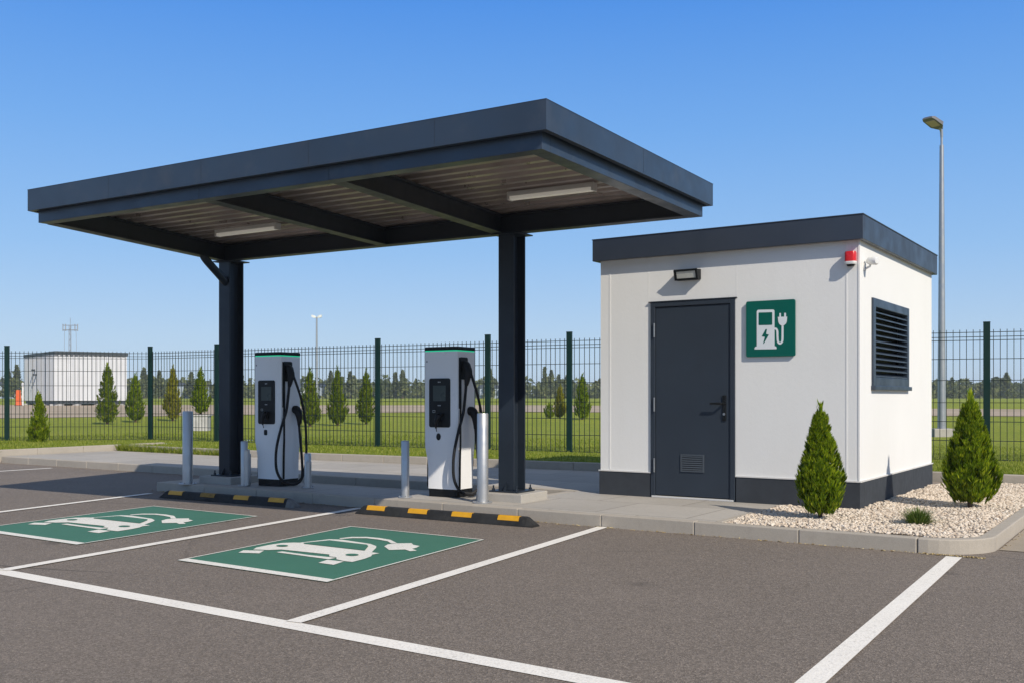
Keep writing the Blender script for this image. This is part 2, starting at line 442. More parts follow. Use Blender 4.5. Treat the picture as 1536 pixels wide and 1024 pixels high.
CAR = [(.099, .31), (.07, .349), (.066, .417), (.083, .484), (.127, .516), (.161, .527), (.225, .66), (.297, .679), (.531, .658), (.605, .628), (.637, .597), (.702, .509), (.758, .505), (.748, .47), (.775, .437), (.789, .384), (.79, .313), (.735, .311), (.675, .323), (.637, .355), (.59, .354), (.553, .385), (.231, .369), (.182, .333)]
WIN = [(.19, .526), (.258, .632), (.535, .63), (.574, .605), (.645, .518), (.22, .512)]
BUMP = [(.266, .313), (.276, .339), (.48, .335), (.609, .343), (.647, .346), (.642, .308)]
WL = [(.104, .229), (.073, .276), (.175, .315), (.214, .261)]
WR = [(.659, .236), (.646, .296), (.746, .303), (.76, .235)]
PLUG = [(.648, .64), (.623, .687), (.647, .726), (.712, .763), (.754, .734), (.808, .723), (.825, .681), (.824, .654), (.879, .631), (.857, .607), (.804, .627), (.738, .586)]
CABLE = [(.251, .701), (.28, .758), (.358, .793), (.446, .798), (.541, .785), (.646, .729), (.622, .712), (.56, .748), (.473, .763), (.383, .765), (.313, .734), (.274, .69)]
def ell(cx, cy, rx, ry, n=16): return [(cx + rx * math.cos(2 * PI * i / n), cy + ry * math.sin(2 * PI * i / n)) for i in range(n)]
def bay(o, e, g):
    o = Vector((*o, 0)); e = Vector((*e, 0)) - o; g = Vector((*g, 0)) - o
    f = lambda p: (o + e * p[0] + g * p[1])
    ln, wd = g.length, e.length
    m = MB(); m.sheet([f(p) for p in ((0, 0), (1, 0), (1, 1), (0, 1))], .004)
    r = m.build('charging_bay_panel', M['green']); tag(r, kind='structure')
    m = MB()
    for poly in ([(0, 0), (1, 0), (1 - .0, .042), (.0, .042)], [(0, .043), (.012, .043), (.012, 1), (0, 1)], [(.988, .043), (1, .043), (1, 1), (.988, 1)], [(.0125, .991), (.9875, .991), (.9875, 1), (.0125, 1)]):
        m.sheet([f(p) for p in poly], .008)
    m.build('border', M['symbol'], r)
    m = MB()
    for poly in (CAR, BUMP, WL, WR, PLUG, CABLE): m.sheet([f(p) for p in poly], .008)
    m.build('car_symbol', M['symbol'], r)
    m = MB()
    for poly in (WIN, ell(.158, .428, .036, .021), ell(.668, .42, .037, .022)): m.sheet([f(p) for p in poly], .012)
    m.build('symbol_gap', M['green'], r)
bay((-2.759, 8.328), (-1.345, 7.344), (-1.676, 10.515))
bay((-5.53, 10.28), (-3.97, 9.21), (-4.43, 12.48))

# ------------------------------------------------------------------ kiosk
KC = Vector((3.783, 11.0, 0)); KWD, KD = 3.2, 3.73
kiosk = thing('equipment_kiosk', KC, SITE_ROT, 'white rendered equipment kiosk with dark flat roof edge and grey plinth', 'kiosk')
B = MB()
# walls: a box with an opening for the door
B.box(-KWD, -2.495, 0, .14, .43, 3.07); B.box(-1.415, 0, 0, .14, .43, 3.07); B.box(-2.495, -1.415, 0, .14, 2.495, 3.07)
B.box(-.14, 0, .14, .504, .43, 3.07); B.box(-.14, 0, 2.274, KD - .14, .43, 3.07); B.box(-.14, 0, .504, 2.274, .43, 1.456); B.box(-.14, 0, .504, 2.274, 2.47, 3.07)
B.box(-KWD, -KWD + .14, .14, KD - .14, .43, 3.07); B.box(-KWD, 0, KD - .14, KD, .43, 3.07)
for x in (-3.067, -.136):
    B.box(x - .010, x + .010, -.003, 0, .45, 3.06)
for x, z0, z1 in ((-2.531, 2.50, 3.06), (-1.40, 2.50, 3.06)):
    B.box(x - .003, x + .003, -.0015, 0, z0, z1)
B.box(-.012, .005, -.005, .012, .445, 3.065)
B.box(.0, .004, KD - .03, KD - .005, .445, 3.06)
B.build('wall', M['stucco'], kiosk)
B = MB()
B.box(-KWD - .014, -2.505, -.014, .15, .05, .42); B.box(-1.405, .014, -.014, .15, .05, .42)
B.box(-.15, .014, .15, KD + .014, .05, .42); B.box(-KWD - .014, -KWD + .15, .15, KD + .014, .05, .42); B.box(-KWD + .15, -.15, KD - .1, KD + .014, .05, .42)
B.build('plinth', M['plinth'], kiosk, bevel=.006)
B = MB()
B.box(-KWD - .022, -2.50, -.022, .02, .42, .434); B.build('flashing', M['trim'], kiosk)
B = MB(); B.box(-1.41, .022, -.022, .02, .42, .434); B.box(-.02, .022, .02, KD + .02, .42, .434); B.build('flashing', M['trim'], kiosk)
roof = MB(); ox, oy = .065, .10
x0, x1, y0, y1 = -KWD - ox, ox, -oy, KD + .07
zt, zb = 3.315, 3.05
roof.box(x0, x1, y0, y0 + .05, zb, zt); roof.box(x1 - .05, x1, y0 + .05, y1, zb, zt); roof.box(x0, x0 + .05, y0 + .05, y1, zb, zt); roof.box(x0 + .05, x1 - .05, y1 - .05, y1, zb, zt)
rf = roof.build('roof_edge', M['roofdark'], kiosk, bevel=.005)
B = MB(); B.box(x0 + .05, x1 - .05, y0 + .05, y1 - .05, 3.07, 3.26); B.build('roof', M['roofdark'], kiosk)
B = MB(); B.box(x0 - .006, x1 + .006, y0 - .006, y1 + .006, zt, zt + .012); B.build('coping', M['roofdark'], kiosk, bevel=.003)
# door
fr = MB(); fr.box(-2.495, -2.437, -.022, .10, .13, 2.495); fr.box(-1.473, -1.415, -.022, .10, .13, 2.495); fr.box(-2.437, -1.473, -.022, .10, 2.44, 2.495)
fr.box(-2.52, -1.39, -.03, .0, 2.497, 2.51)
fr.build('door_frame', M['door'], kiosk, bevel=.004)
B = MB(); B.box(-2.48, -1.43, -.03, .1, .128, .15); B.build('threshold', M['trim'], kiosk, bevel=.004)
dl = MB(); dl.box(-2.432, -1.478, -.008, .045, .16, 2.434)
door = dl.build('door', M['door'], kiosk, bevel=.004)
B = MB(); B.box(-2.437, -1.473, .06, .08, .15, 2.44); B.build('door_gap', M['black'], kiosk)
for z in (2.16, 1.26, .52):
    B = MB(); B.tube([(-2.441, -.034, z - .085), (-2.441, -.034, z + .085)], .011, 10); B.box(-2.447, -2.437, -.034, -.02, z - .08, z + .08)
    B.build('hinge', M['hinge'], door, smooth=True)
B = MB(); B.box(-1.568, -1.522, -.022, -.008, 1.07, 1.37); B.build('lock_plate', M['black'], door, bevel=.006)
B = MB(); B.tube([(-1.545, -.022, 1.275), (-1.545, -.075, 1.275)], .014, 12)
B.tube(spline([(-1.545, -.07, 1.275), (-1.57, -.078, 1.275), (-1.62, -.078, 1.275), (-1.70, -.076, 1.272)], 6), .012, 12)
B.build('handle', M['black'], door, smooth=True)
B = MB(); B.tube([(-1.545, -.022, 1.15), (-1.545, -.032, 1.15)], .015, 14); B.build('lock_cylinder', M['hinge'], door, smooth=True)
B = MB(); vx0, vx1, vz0, vz1 = -2.10, -1.80, .455, .665
B.box(vx0, vx1, -.02, -.008, vz0, vz0 + .016); B.box(vx0, vx1, -.02, -.008, vz1 - .016, vz1); B.box(vx0, vx0 + .016, -.02, -.008, vz0 + .016, vz1 - .016); B.box(vx1 - .016, vx1, -.02, -.008, vz0 + .016, vz1 - .016)
for i in range(7):
    z = vz0 + .026 + i * .0255
    B.add([(vx0 + .016, -.010, z + .016), (vx1 - .016, -.010, z + .016), (vx1 - .016, -.021, z), (vx0 + .016, -.021, z), (vx0 + .016, -.010, z + .012), (vx1 - .016, -.010, z + .012), (vx1 - .016, -.021, z - .004), (vx0 + .016, -.021, z - .004)],
          [(0, 1, 2, 3), (7, 6, 5, 4), (3, 2, 6, 7), (0, 4, 5, 1)])
M['vent'] = paint('vent_grille_paint', (.055, .066, .08), .45)
B.build('door_vent', M['vent'], door)
B = MB(); B.box(vx0 + .01, vx1 - .01, -.0095, -.0085, vz0 + .01, vz1 - .01); B.build('vent_backing', M['black'], door)
# louvre on the right wall
B = MB(); fx0, fx1 = -.10, .024; y0, y1, z0, z1 = .504, 2.274, 1.456, 2.47
B.box(fx0, fx1, y0, y0 + .11, z0, z1); B.box(fx0, fx1, y1 - .09, y1, z0, z1); B.box(fx0, fx1, y0 + .11, y1 - .09, z1 - .10, z1); B.box(fx0, fx1, y0 + .11, y1 - .09, z0, z0 + .12)
louv = B.build('louvre', M['dark'], kiosk, bevel=.005)
B = MB(); B.box(-.01, .052, y0 - .02, y1 + .03, z0 - .026, z0 + .024); B.build('louvre_sill', M['dark'], louv, bevel=.006)
B = MB()
for i in range(12):
    z = z0 + .125 + i * (z1 - z0 - .225) / 12
    B.add([(.02, y0 + .105, z), (.02, y1 - .085, z), (-.075, y1 - .085, z + .040), (-.075, y0 + .105, z + .040), (.02, y0 + .105, z + .012), (.02, y1 - .085, z + .012), (-.075, y1 - .085, z + .052), (-.075, y0 + .105, z + .052)],
          [(0, 3, 2, 1), (4, 5, 6, 7), (0, 1, 5, 4), (2, 3, 7, 6), (0, 4, 7, 3), (1, 2, 6, 5)])
B.build('louvre_blades', M['dark'], louv)
B = MB(); B.box(-.13, -.12, y0 + .01, y1 - .01, z0 + .01, z1 - .01); B.build('louvre_backing', M['black'], louv)

# wall lamp, siren, sensor, sign hang on the kiosk and are things of their own
def kp(x, y, z): return KC + U * x + W * y + Vector((0, 0, z))
lamp = thing('wall_lamp', kp(-1.99, 0, 2.74), SITE_ROT, 'black bulkhead floodlight with frosted lens above the kiosk door', 'wall lamp')
B = MB(); B.loft([[(-.15, -.005, 0.0), (.15, -.005, 0.0), (.15, -.005, .125), (-.15, -.005, .125)], [(-.145, -.085, .0), (.145, -.085, .0), (.145, -.125, .118), (-.145, -.125, .118)]])
B.box(-.15, .15, -.128, -.12, .114, .124)
B.build('lamp_housing', M['black'], lamp, bevel=.006)
B = MB(); n_ = Vector((0, -.118, -.04)).normalized()
def lq(x, t, off): return (x, -.085 - .04 * t + n_.y * off, .118 * t + n_.z * off)
B.loft([[lq(-.122, .16, .001), lq(.122, .16, .001), lq(.122, .85, .001), lq(-.122, .85, .001)], [lq(-.118, .18, .006), lq(.118, .18, .006), lq(.118, .82, .006), lq(-.118, .82, .006)]])
B.build('lens', M['lens'], lamp)
B = MB()
for z0_, z1_, xa, xb in ((.0, .14, -.15, .15), (.88, 1., -.15, .15)):
    B.loft([[lq(xa, z0_, .0), lq(xb, z0_, .0), lq(xb, z1_, .0), lq(xa, z1_, .0)], [lq(xa, z0_, .012), lq(xb, z0_, .012), lq(xb, z1_, .012), lq(xa, z1_, .012)]])
for xa, xb in ((-.15, -.126), (.126, .15)):
    B.loft([[lq(xa, .141, .0), lq(xb, .141, .0), lq(xb, .879, .0), lq(xa, .879, .0)], [lq(xa, .141, .012), lq(xb, .141, .012), lq(xb, .879, .012), lq(xa, .879, .012)]])
B.build('bezel', M['black'], lamp)

sir = thing('alarm_siren', kp(-.08, 0, 2.77), SITE_ROT, 'red and white alarm siren on the front wall near the kiosk corner', 'alarm siren')
def rrect(w, d, r=.3, n=5, cy=0.):
    out = []
    for cx_, cy_, a0 in ((w / 2 - r, d / 2 - r, 0), (-w / 2 + r, d / 2 - r, PI / 2), (-w / 2 + r, -d / 2 + r, PI), (w / 2 - r, -d / 2 + r, 1.5 * PI)):
        for i in range(n + 1):
            a = a0 + PI / 2 * i / n; out.append((cx_ + r * math.cos(a), cy + cy_ + r * math.sin(a)))
    return out
def stack(mb, secs):
    rings = [[(x, y, z) for x, y in rrect(w, d, r, 5, cy)] for (w, d, r, cy, z) in secs]; mb.loft(rings)
B = MB(); stack(B, [(.115, .10, .03, -.05, .05), (.115, .10, .03, -.05, .14), (.105, .09, .03, -.05, .158)]); B.build('beacon', M['red'], sir, smooth=True)
B = MB(); stack(B, [(.105, .095, .03, -.05, .018), (.12, .105, .03, -.05, .03), (.12, .105, .03, -.05, .05)]); B.build('siren_body', M['white'], sir, smooth=True)
B = MB(); stack(B, [(.07, .06, .025, -.05, .0), (.085, .075, .03, -.05, .018)]); B.build('horn', M['black'], sir, smooth=True)

cam_t = thing('motion_sensor', kp(0, .2, 2.80), SITE_ROT, 'small white motion sensor on a bracket on the kiosk side wall', 'sensor')
B = MB(); B.box(.0, .012, -.03, .03, -.06, .02); B.tube([(.01, 0, -.04), (.06, .0, -.015), (.07, 0, .02)], .012, 8); B.build('bracket', M['trim'], cam_t, smooth=True)
B = MB(); B.tube([(.03, .03, .045), (.06, .0, .045), (.14, -.06, .032), (.16, -.075, .028)], [.025, .042, .045, .03], 14); B.build('sensor_head', M['white'], cam_t, smooth=True)

sgn = thing('charging_sign', kp(-.9855, 0, 1.81), SITE_ROT, 'green square sign with white fuel pump and plug symbol on the kiosk wall', 'sign')
SW, SH = .575, .637
def sg(px, py):
    top = 125 - .051 * (px - 108); bot = 937 - .024 * (px - 108)
    return ((px - 108) / 712 - .5) * SW, (1 - (py - top) / (bot - top)) * SH
RX = Matrix.Rotation(PI / 2, 4, 'X')     # local (x, y, z) -> (x, -z, y): plates stand upright, facing -y
B = MB(); B.prism([(x, y + SH / 2) for x, y in rrect(SW, SH, .022)], .012, .034, RX); B.build('board', M['sign'], sgn, bevel=.002)
for x in (-.2, .2):
    B = MB(); B.box(x - .02, x + .02, -.012, 0, .08, SH - .08); B.build('mounting_rail', M['hinge'], sgn)
B = MB()
pump = [sg(*p) for p in [(268, 275), (273, 258), (290, 247), (505, 243), (520, 249), (526, 264), (527, 776), (545, 779), (556, 795), (555, 818), (235, 823), (236, 800), (250, 783), (268, 780)]]
plug = [sg(*p) for p in [(574, 351), (708, 348), (702, 420), (690, 450), (660, 475), (625, 478), (595, 455), (582, 420)]]
B.prism(pump, .0342, .0365, RX); B.prism(plug, .0342, .0365, RX)
for q in ([(597, 352), (597, 300), (608, 293), (619, 300), (619, 352)], [(666, 350), (666, 297), (679, 290), (691, 297), (691, 349)]): B.prism([sg(*p) for p in q], .0342, .0362, RX)
hose = spline([Vector((*sg(*p), 0)) for p in [(526, 520), (550, 527), (567, 560), (570, 640), (578, 712), (605, 737), (632, 716), (641, 670), (642, 570), (643, 478)]], 5)
hw = .0115; L_, R_ = [], []
for i, p in enumerate(hose):
    t = (hose[min(i + 1, len(hose) - 1)] - hose[max(0, i - 1)]).normalized(); nn = Vector((-t.y, t.x, 0)) * hw
    L_.append(p + nn); R_.append(p - nn)
for i in range(len(hose) - 1): B.prism([L_[i], L_[i + 1], R_[i + 1], R_[i]], .0342, .0359, RX)
B.build('pump_symbol', M['signwhite'], sgn)
B = MB()
B.prism([sg(*p) for p in [(296, 300), (302, 287), (488, 282), (495, 292), (495, 458), (488, 468), (303, 472), (296, 462)]], .0367, .0378, RX)
B.prism([sg(*p) for p in [(400, 528), (418, 530), (407, 600), (446, 610), (372, 742), (364, 736), (388, 642), (342, 636)]], .0367, .0378, RX)
B.build('symbol_cutout', M['sign'], sgn)

# ------------------------------------------------------------------ canopy
FL, FR, RR, RL = Vector((-5.28, 11.26, 0)), Vector((.235, 7.90, 0)), Vector((2.055, 10.89, 0)), Vector((-4.16, 14.60, 0))
C1, C2 = Vector((-4.03, 14.5, 0)), Vector((0, 12.06, 0))
canopy = thing('canopy', (-2, 12, 0), 0, 'dark steel cantilever canopy roof on two columns over the chargers', 'canopy')
CO = Vector((-2, 12, 0))
def V3(p, z): return Vector((p.x, p.y, z)) - CO
def offset_quad(q, d):
    out = []; n = len(q)
    for i in range(n):
        p0, p1, p2 = q[i - 1], q[i], q[(i + 1) % n]
        e1, e2 = (p1 - p0).normalized(), (p2 - p1).normalized()
        n1, n2 = Vector((e1.y, -e1.x, 0)), Vector((e2.y, -e2.x, 0))
        b = (n1 + n2); b = b / max(.2, (1 + n1.dot(n2)))
        out.append(p1 + b * d)
    return out
Q = [FL, FR, RR, RL]      # counter-clockwise seen from above
def ring(mb, qo, qi, z0, z1):
    for i in range(4):
        j = (i + 1) % 4
        mb.add([V3(qo[i], z0), V3(qo[j], z0), V3(qi[j], z0), V3(qi[i], z0), V3(qo[i], z1), V3(qo[j], z1), V3(qi[j], z1), V3(qi[i], z1)],
               [(0, 3, 2, 1), (4, 5, 6, 7), (0, 1, 5, 4), (2, 3, 7, 6)])
q8, q3 = offset_quad(Q, .085), offset_quad(Q, .035)
B = MB(); ring(B, q8, q3, 3.410, 3.642); fas = B.build('fascia', M['dark'], canopy)
B = MB(); ring(B, offset_quad(Q, .087), offset_quad(Q, .0), 3.642, 3.648); B.build('coping', M['dark'], fas)
for i, ts in ((0, (.21, .42, .63, .84)), (1, (.5,))):
    for t in ts:
        B = MB()
        a = q8[i].lerp(q8[(i + 1) % 4], t); d = (q8[(i + 1) % 4] - q8[i]).normalized(); nn = Vector((d.y, -d.x, 0))
        pts = [a - d * .0015, a + d * .0015, a + d * .0015 + nn * .001, a - d * .0015 + nn * .001]
        B.prism([(p.x - CO.x, p.y - CO.y) for p in pts], 3.418, 3.639); B.build('fascia_seam', M['beam'], fas)
B = MB(); qr = offset_quad(Q, .03); B.prism([(p.x - CO.x, p.y - CO.y) for p in qr], 3.61, 3.636); B.build('roof_sheet', M['beam'], canopy)
# edge beams (front, right, left, rear), each its own mesh
ZB = 3.285
def beam(name, p, q, w, z0, z1, mat, und=M['flange'], flange=True, side=0):
    d = (q - p).normalized(); n = Vector((-d.y, d.x, 0))
    B = MB(); tw = .014
    def bx(o0, o1, za, zb):
        B.add([V3(p + n * o0, za), V3(q + n * o0, za), V3(q + n * o1, za), V3(p + n * o1, za), V3(p + n * o0, zb), V3(q + n * o0, zb), V3(q + n * o1, zb), V3(p + n * o1, zb)],
              [(0, 3, 2, 1), (4, 5, 6, 7), (0, 1, 5, 4), (2, 3, 7, 6), (0, 4, 7, 3), (1, 2, 6, 5)])
    if flange:
        bx(-w / 2, w / 2, z0, z0 + tw); bx(-w / 2, w / 2, z1 - tw, z1); bx(-.006, .006, z0 + tw, z1 - tw)
    else:
        bx(0, w, z0, z1)
    return B.build(name, mat, canopy, bevel=.003)
ins = .16
beam('front_beam', FL, FR, .13, ZB, 3.52, M['dark'], flange=False)
dR = (RR - FR).normalized(); dL = (RL - FL).normalized(); dF = (FR - FL).normalized(); dB = (RL - RR).normalized()
beam('side_beam', FR + Vector((-dR.y, dR.x, 0)) * 0 + dR * .131, RR, .15, ZB + .001, 3.52, M['dark'], flange=False)
nl = Vector((dL.y, -dL.x, 0))
beam('side_beam', FL + dL * .132 + nl * .075, RL + nl * .075 - dL * .1, .15, ZB + .001, 3.515, M['beam'])
nb = Vector((-dB.y, dB.x, 0))
rp, rq = RR + nb * .085, RL + nb * .085
beam('rear_beam', rp - (rp - rq).normalized() * .152, rq + (rp - rq).normalized() * .02, .15, ZB, 3.515, M['beam'])
for t in (.40, .66):
    p = FL.lerp(FR, t) + WC * .132; q = rq.lerp(rp, {.40: .412, .66: .655}[t])
    d = (q - p).normalized()
    beam('cross_beam', p, q - d * .01, .15, ZB + .004, 3.51, M['beam'])
    B = MB(); a = FL.lerp(FR, t) - Vector((-dF.y, dF.x, 0)) * .0
    nn = Vector((dF.y, -dF.x, 0)); pts = [a - dF * .002, a + dF * .002, a + dF * .002 + nn * .0015, a - dF * .002 + nn * .0015]
    B.prism([(s.x - CO.x, s.y - CO.y) for s in pts], ZB, 3.42); B.build('beam_joint', M['beam'], canopy)
# pale worn undersides of the beams' lower flanges
# corrugated roof deck
nr = 15; period = 1. / nr
vs = []; fs = []
prof = [(0, 0), (.34, 0), (.40, 1), (.94, 1), (1., 0)]
rows = []
for k in range(nr):
    for u_, h_ in prof[:-1]: rows.append(((k + u_) / nr, 3.515 + .062 * h_))
rows.append((1., 3.515))
nx = 12
for t, z in rows:
    t2 = .02 + t * .955
    l = FL.lerp(RL, t2) + dF * .01; r = FR.lerp(RR, t2) - dF * .02
    for i in range(nx + 1): vs.append(V3(l.lerp(r, i / nx), z))
for j in range(len(rows) - 1):
    for i in range(nx):
        a = j * (nx + 1) + i; fs.append((a, a + nx + 1, a + nx + 2, a + 1))
B = MB(); B.add(vs, fs); B.build('roof_deck', M['deck'], canopy)
# columns with base plates, bolts and footings
def column(P):
    r = MB(); fw, dp = .215, .27
    pr = [(-fw / 2, -dp / 2), (fw / 2, -dp / 2), (fw / 2, -dp / 2 + .02), (.008, -dp / 2 + .02), (.008, dp / 2 - .02), (fw / 2, dp / 2 - .02), (fw / 2, dp / 2), (-fw / 2, dp / 2), (-fw / 2, dp / 2 - .02), (-.008, dp / 2 - .02), (-.008, -dp / 2 + .02), (-fw / 2, -dp / 2 + .02)]
    r.prism(pr, .245, ZB - .016)
    loc = P - CO
    c = r.build('column', M['column'], canopy, bevel=.004, loc=loc, rz=CAN_ROT)
    B = MB(); B.box(-.20, .20, -.20, .20, .226, .245); B.build('base_plate', M['column'], c, bevel=.003)
    B = MB(); B.box(-.19, .19, -.17, .17, ZB - .016, ZB - .001); B.build('cap_plate', M['column'], c, bevel=.002)
    for sx in (-1, 1):
        for sy in (-1, 1):
            B = MB(); B.tube([(sx * .16, sy * .16, .244), (sx * .16, sy * .16, .268)], .020, 6); B.tube([(sx * .16, sy * .16, .266), (sx * .16, sy * .16, .305)], .010, 8)
            B.build('anchor_bolt', M['column'], c)
    for s in (-1, 1):
        B = MB(); B.add([(-.005, s * dp / 2, .245), (.005, s * dp / 2, .245), (.005, s * (dp / 2 + .06), .245), (-.005, s * (dp / 2 + .06), .245), (-.005, s * dp / 2, .35), (.005, s * dp / 2, .35)],
                        [(0, 1, 2, 3), (0, 4, 5, 1), (2, 5, 4, 3), (1, 5, 2), (0, 3, 4)])
        B.build('stiffener', M['column'], c)
    B = MB(); B.box(-.315, .315, -.31, .31, .10, .226); B.build('footing', M['footing'], c, bevel=.010)
    return c
col1 = column(C1); col2 = column(C2)
fw_ = (FL - C1).normalized()
B = MB(); B.tube(spline([V3(C1 + fw_ * .12 , 2.97), V3(C1 + fw_ * .30, 3.08), V3(C1 + fw_ * .50, 3.20), V3(C1 + fw_ * .60, 3.27), V3(C1 + fw_ * .61, 3.30)], 6), .055, 14)
B.build('curved_brace', M['column'], canopy, smooth=True)

# batten lights under the deck
def batten(p, q, label):
    p = Vector(p); q = Vector(q); c = (p + q) / 2; d = q - p; L = d.length
    t = thing('batten_light', (c.x, c.y, 3.515), math.atan2(d.y, d.x), label, 'light', 'batten lights under the canopy')
    B = MB(); B.box(-L / 2, L / 2, -.045, .045, -.05, .0); B.build('light_body', M['trim'], t, bevel=.006)
    B = MB(); B.loft([[(-L / 2 + .015, y, z) for y, z in [(-.042, -.05), (-.036, -.085), (.036, -.085), (.042, -.05)]], [(L / 2 - .015, y, z) for y, z in [(-.042, -.05), (-.036, -.085), (.036, -.085), (.042, -.05)]]])
    B.build('diffuser', M['diffuser'], t, bevel=.006)
    for s in (-1, 1):
        B = MB(); B.box(s * L / 2 - .014, s * L / 2 + .014, -.048, .048, -.088, -.0005); B.build('end_cap', M['trim'], t, bevel=.005)
batten((-.02, 10.72), (.83, 10.22), 'long pale batten light under the canopy bay nearest the kiosk')
batten((-3.83, 13.15), (-2.92, 12.58), 'long pale batten light under the canopy bay above the left column')

# ------------------------------------------------------------------ chargers
def charger(px, py, label, variant):
    t = thing('ev_charger', (px, py, PAVE), CAN_ROT, label, 'EV charger', 'chargers under the canopy')
    W2, D = .245, .40
    def sec(z, il, ir, ifr=0, ib=0, ch=.035):
        l, r, f, b = -W2 + il, W2 - ir, 0 + ifr, D - ib
        return [(l + .012, f, z), (r - ch, f, z), (r - .004, f + .02, z), (r, f + ch + .01, z), (r, b - .02, z), (r - .02, b, z), (l + .02, b, z), (l, b - .02, z), (l, f + .012, z)]
    B = MB(); B.loft([sec(.095, .045, .012, .006, .02), sec(.34, .045, .012, .004, .015), sec(.44, .037, .010, .003, .01), sec(.60, .004, .002), sec(.66, 0, 0), sec(1.775, 0, 0)])
    body = B.build('body', M['charger'], t, smooth=True)
    B = MB(); B.loft([sec(0, .052, .02, .014, .02), sec(.095, .052, .02, .014, .02)]); B.build('base', M['black'], t)
    B = MB(); B.loft([sec(1.775, .002, .002, .002), sec(1.790, .002, .002, .002)]); B.build('light_strip', M['led'], t)
    B = MB(); B.loft([sec(1.79, -.004, -.004, -.006, 0), sec(1.826, -.004, -.004, -.006, 0), sec(1.835, .008, .008, .008, .01)]); B.build('cap', M['black'], t, smooth=True)
    # front control panel
    B = MB(); B.prism([(x - .012, y + 1.15) for x, y in rrect(.315, .60, .028)], .0, .010, RX); panel = B.build('control_panel', M['black'], t, bevel=.003)
    B = MB(); B.box(-.107, .083, -.0115, -.010, 1.172, 1.362); B.build('screen', M['screen'], panel)
    B = MB()
    B.box(-.034, -.020, -.0115, -.01, 1.396, 1.410); B.box(-.010, .004, -.0115, -.01, 1.398, 1.410); B.build('top_print', M['icon'], panel)
    B = MB()
    for i in range(3): B.box(-.036 + i * .016, -.026 + i * .016, -.0115, -.01, 1.112, 1.124)
    B.build('panel_print', M['icon'], panel)
    B = MB()
    z = 1.03
    B.box(-.112, -.075, -.0115, -.01, z, z + .004); B.box(-.112, -.075, -.0115, -.01, z + .026, z + .03); B.box(-.112, -.108, -.0115, -.01, z + .004, z + .026); B.box(-.079, -.075, -.0115, -.01, z + .004, z + .026)
    B.build('card_icon', M['icon'], panel)
    B = MB(); B.box(-.115, -.06, -.016, -.010, .915, .995); B.build('card_reader', M['rubber'], panel, bevel=.004)
    # small plug parked in the front socket
    B = MB(); B.prism([(x - .01, y + .97) for x, y in rrect(.07, .11, .02)], .010, .03, RX); B.build('socket', M['rubber'], panel, bevel=.004)
    B = MB()
    dx = .045 if variant == 0 else .035
    B.tube([(-.01, -.02, 1.0), (-.005, -.055, .995), (-.018, -.07, .93), (-.03, -.062, .865), (-.034, -.052, .84)], [.026, .03, .024, .017, .010], 12)
    B.tube([(dx, -.02, 1.02), (.02, -.05, .99), (.0, -.06, .93)], [.010, .013, .009], 8)
    B.build('connector', M['rubber'], panel, smooth=True)
    B = MB()
    B.tube([(-.034, -.052, .845), (-.036, -.035, .80)], .005, 6); B.build('tether', M['rubber'], panel, smooth=True)
    B = MB(); B.prism(ell(-.03, .735, .031, .043, 20) if variant == 0 else [(x - .03, y + .735) for x, y in rrect(.055, .075, .016)], -.003, .010, RX); B.build('button', M['black'], t, bevel=.003)
    B = MB(); B.tube([(-.205, -.001, 1.655), (-.205, -.006, 1.655)], .008, 10); B.build('status_led', M['black'], t)
    # black recess and cable strip down the right-hand side
    B = MB(); B.box(W2 - .004, W2 + .006, .035, .085, 1.08, 1.70); B.box(W2 - .004, W2 + .004, .05, .085, .62, 1.08)
    B.loft([[(W2 - .012, .05, .10), (W2 - .006, .05, .10), (W2 - .006, .085, .10), (W2 - .012, .085, .10)], [(W2 - .008, .05, .44), (W2 - .002, .05, .44), (W2 - .002, .085, .44), (W2 - .008, .085, .44)], [(W2 - .004, .05, .62), (W2 + .004, .05, .62), (W2 + .004, .085, .62), (W2 - .004, .085, .62)]])
    B.build('side_channel', M['black'], t)
    B = MB(); B.prism([(y, z) for y, z in [(.05 + p[0] + .08, 1.57 + p[1]) for p in rrect(.17, .27, .025)]], .0, .014, Matrix(((0, 0, 1, W2), (1, 0, 0, 0), (0, 1, 0, 0), (0, 0, 0, 1)))); B.build('holster', M['black'], t, bevel=.004)
    X = W2
    def gun(name, pts, rad):
        B = MB(); B.tube(spline(pts, 4), [r for r in np.interp(np.linspace(0, 1, (len(pts) - 1) * 4 + 1), np.linspace(0, 1, len(rad)), rad)], 14)
        return B.build(name, M['rubber'], t, smooth=True)
    gun('connector', [(X + .01, .13, 1.63), (X + .05, .125, 1.60), (X + .075, .12, 1.52), (X + .07, .11, 1.42), (X + .06, .105, 1.36)], [.042, .052, .047, .034, .022])
    B = MB(); B.tube(spline([(X + .045, .12, 1.64), (X + .10, .135, 1.57), (X + .11, .14, 1.49)], 4), .016, 8); B.build('trigger', M['rubber'], t, smooth=True)
    gun('connector', [(X + .0, .27, 1.05), (X + .05, .265, 1.04), (X + .085, .265, .98), (X + .095, .265, .90), (X + .09, .265, .83)], [.055, .058, .050, .036, .022])
    # cables
    B = MB(); B.tube(spline([(X + .06, .105, 1.38), (X + .055, .085, 1.2), (X + .045, .06, 1.02), (X + .03, -.02, .80), (X + .015, -.08, .58), (X + .01, -.10, .40), (X + .02, -.09, .22), (X + .06, -.03, .09), (X + .10, .08, .035), (X + .13, .19, .04), (X + .14, .27, .12), (X + .125, .285, .35), (X + .105, .275, .62), (X + .09, .265, .84)], 7), .0185, 10)
    B.build('cable', M['rubber'], t, smooth=True)
    B = MB(); B.tube(spline([(X + .085, .13, 1.56), (X + .12, .17, 1.42), (X + .15, .24, 1.20), (X + .17, .29, .95), (X + .18, .31, .65), (X + .175, .31, .35), (X + .15, .28, .14), (X + .10, .20, .05), (X + .03, .12, .05)], 7), .017, 10)
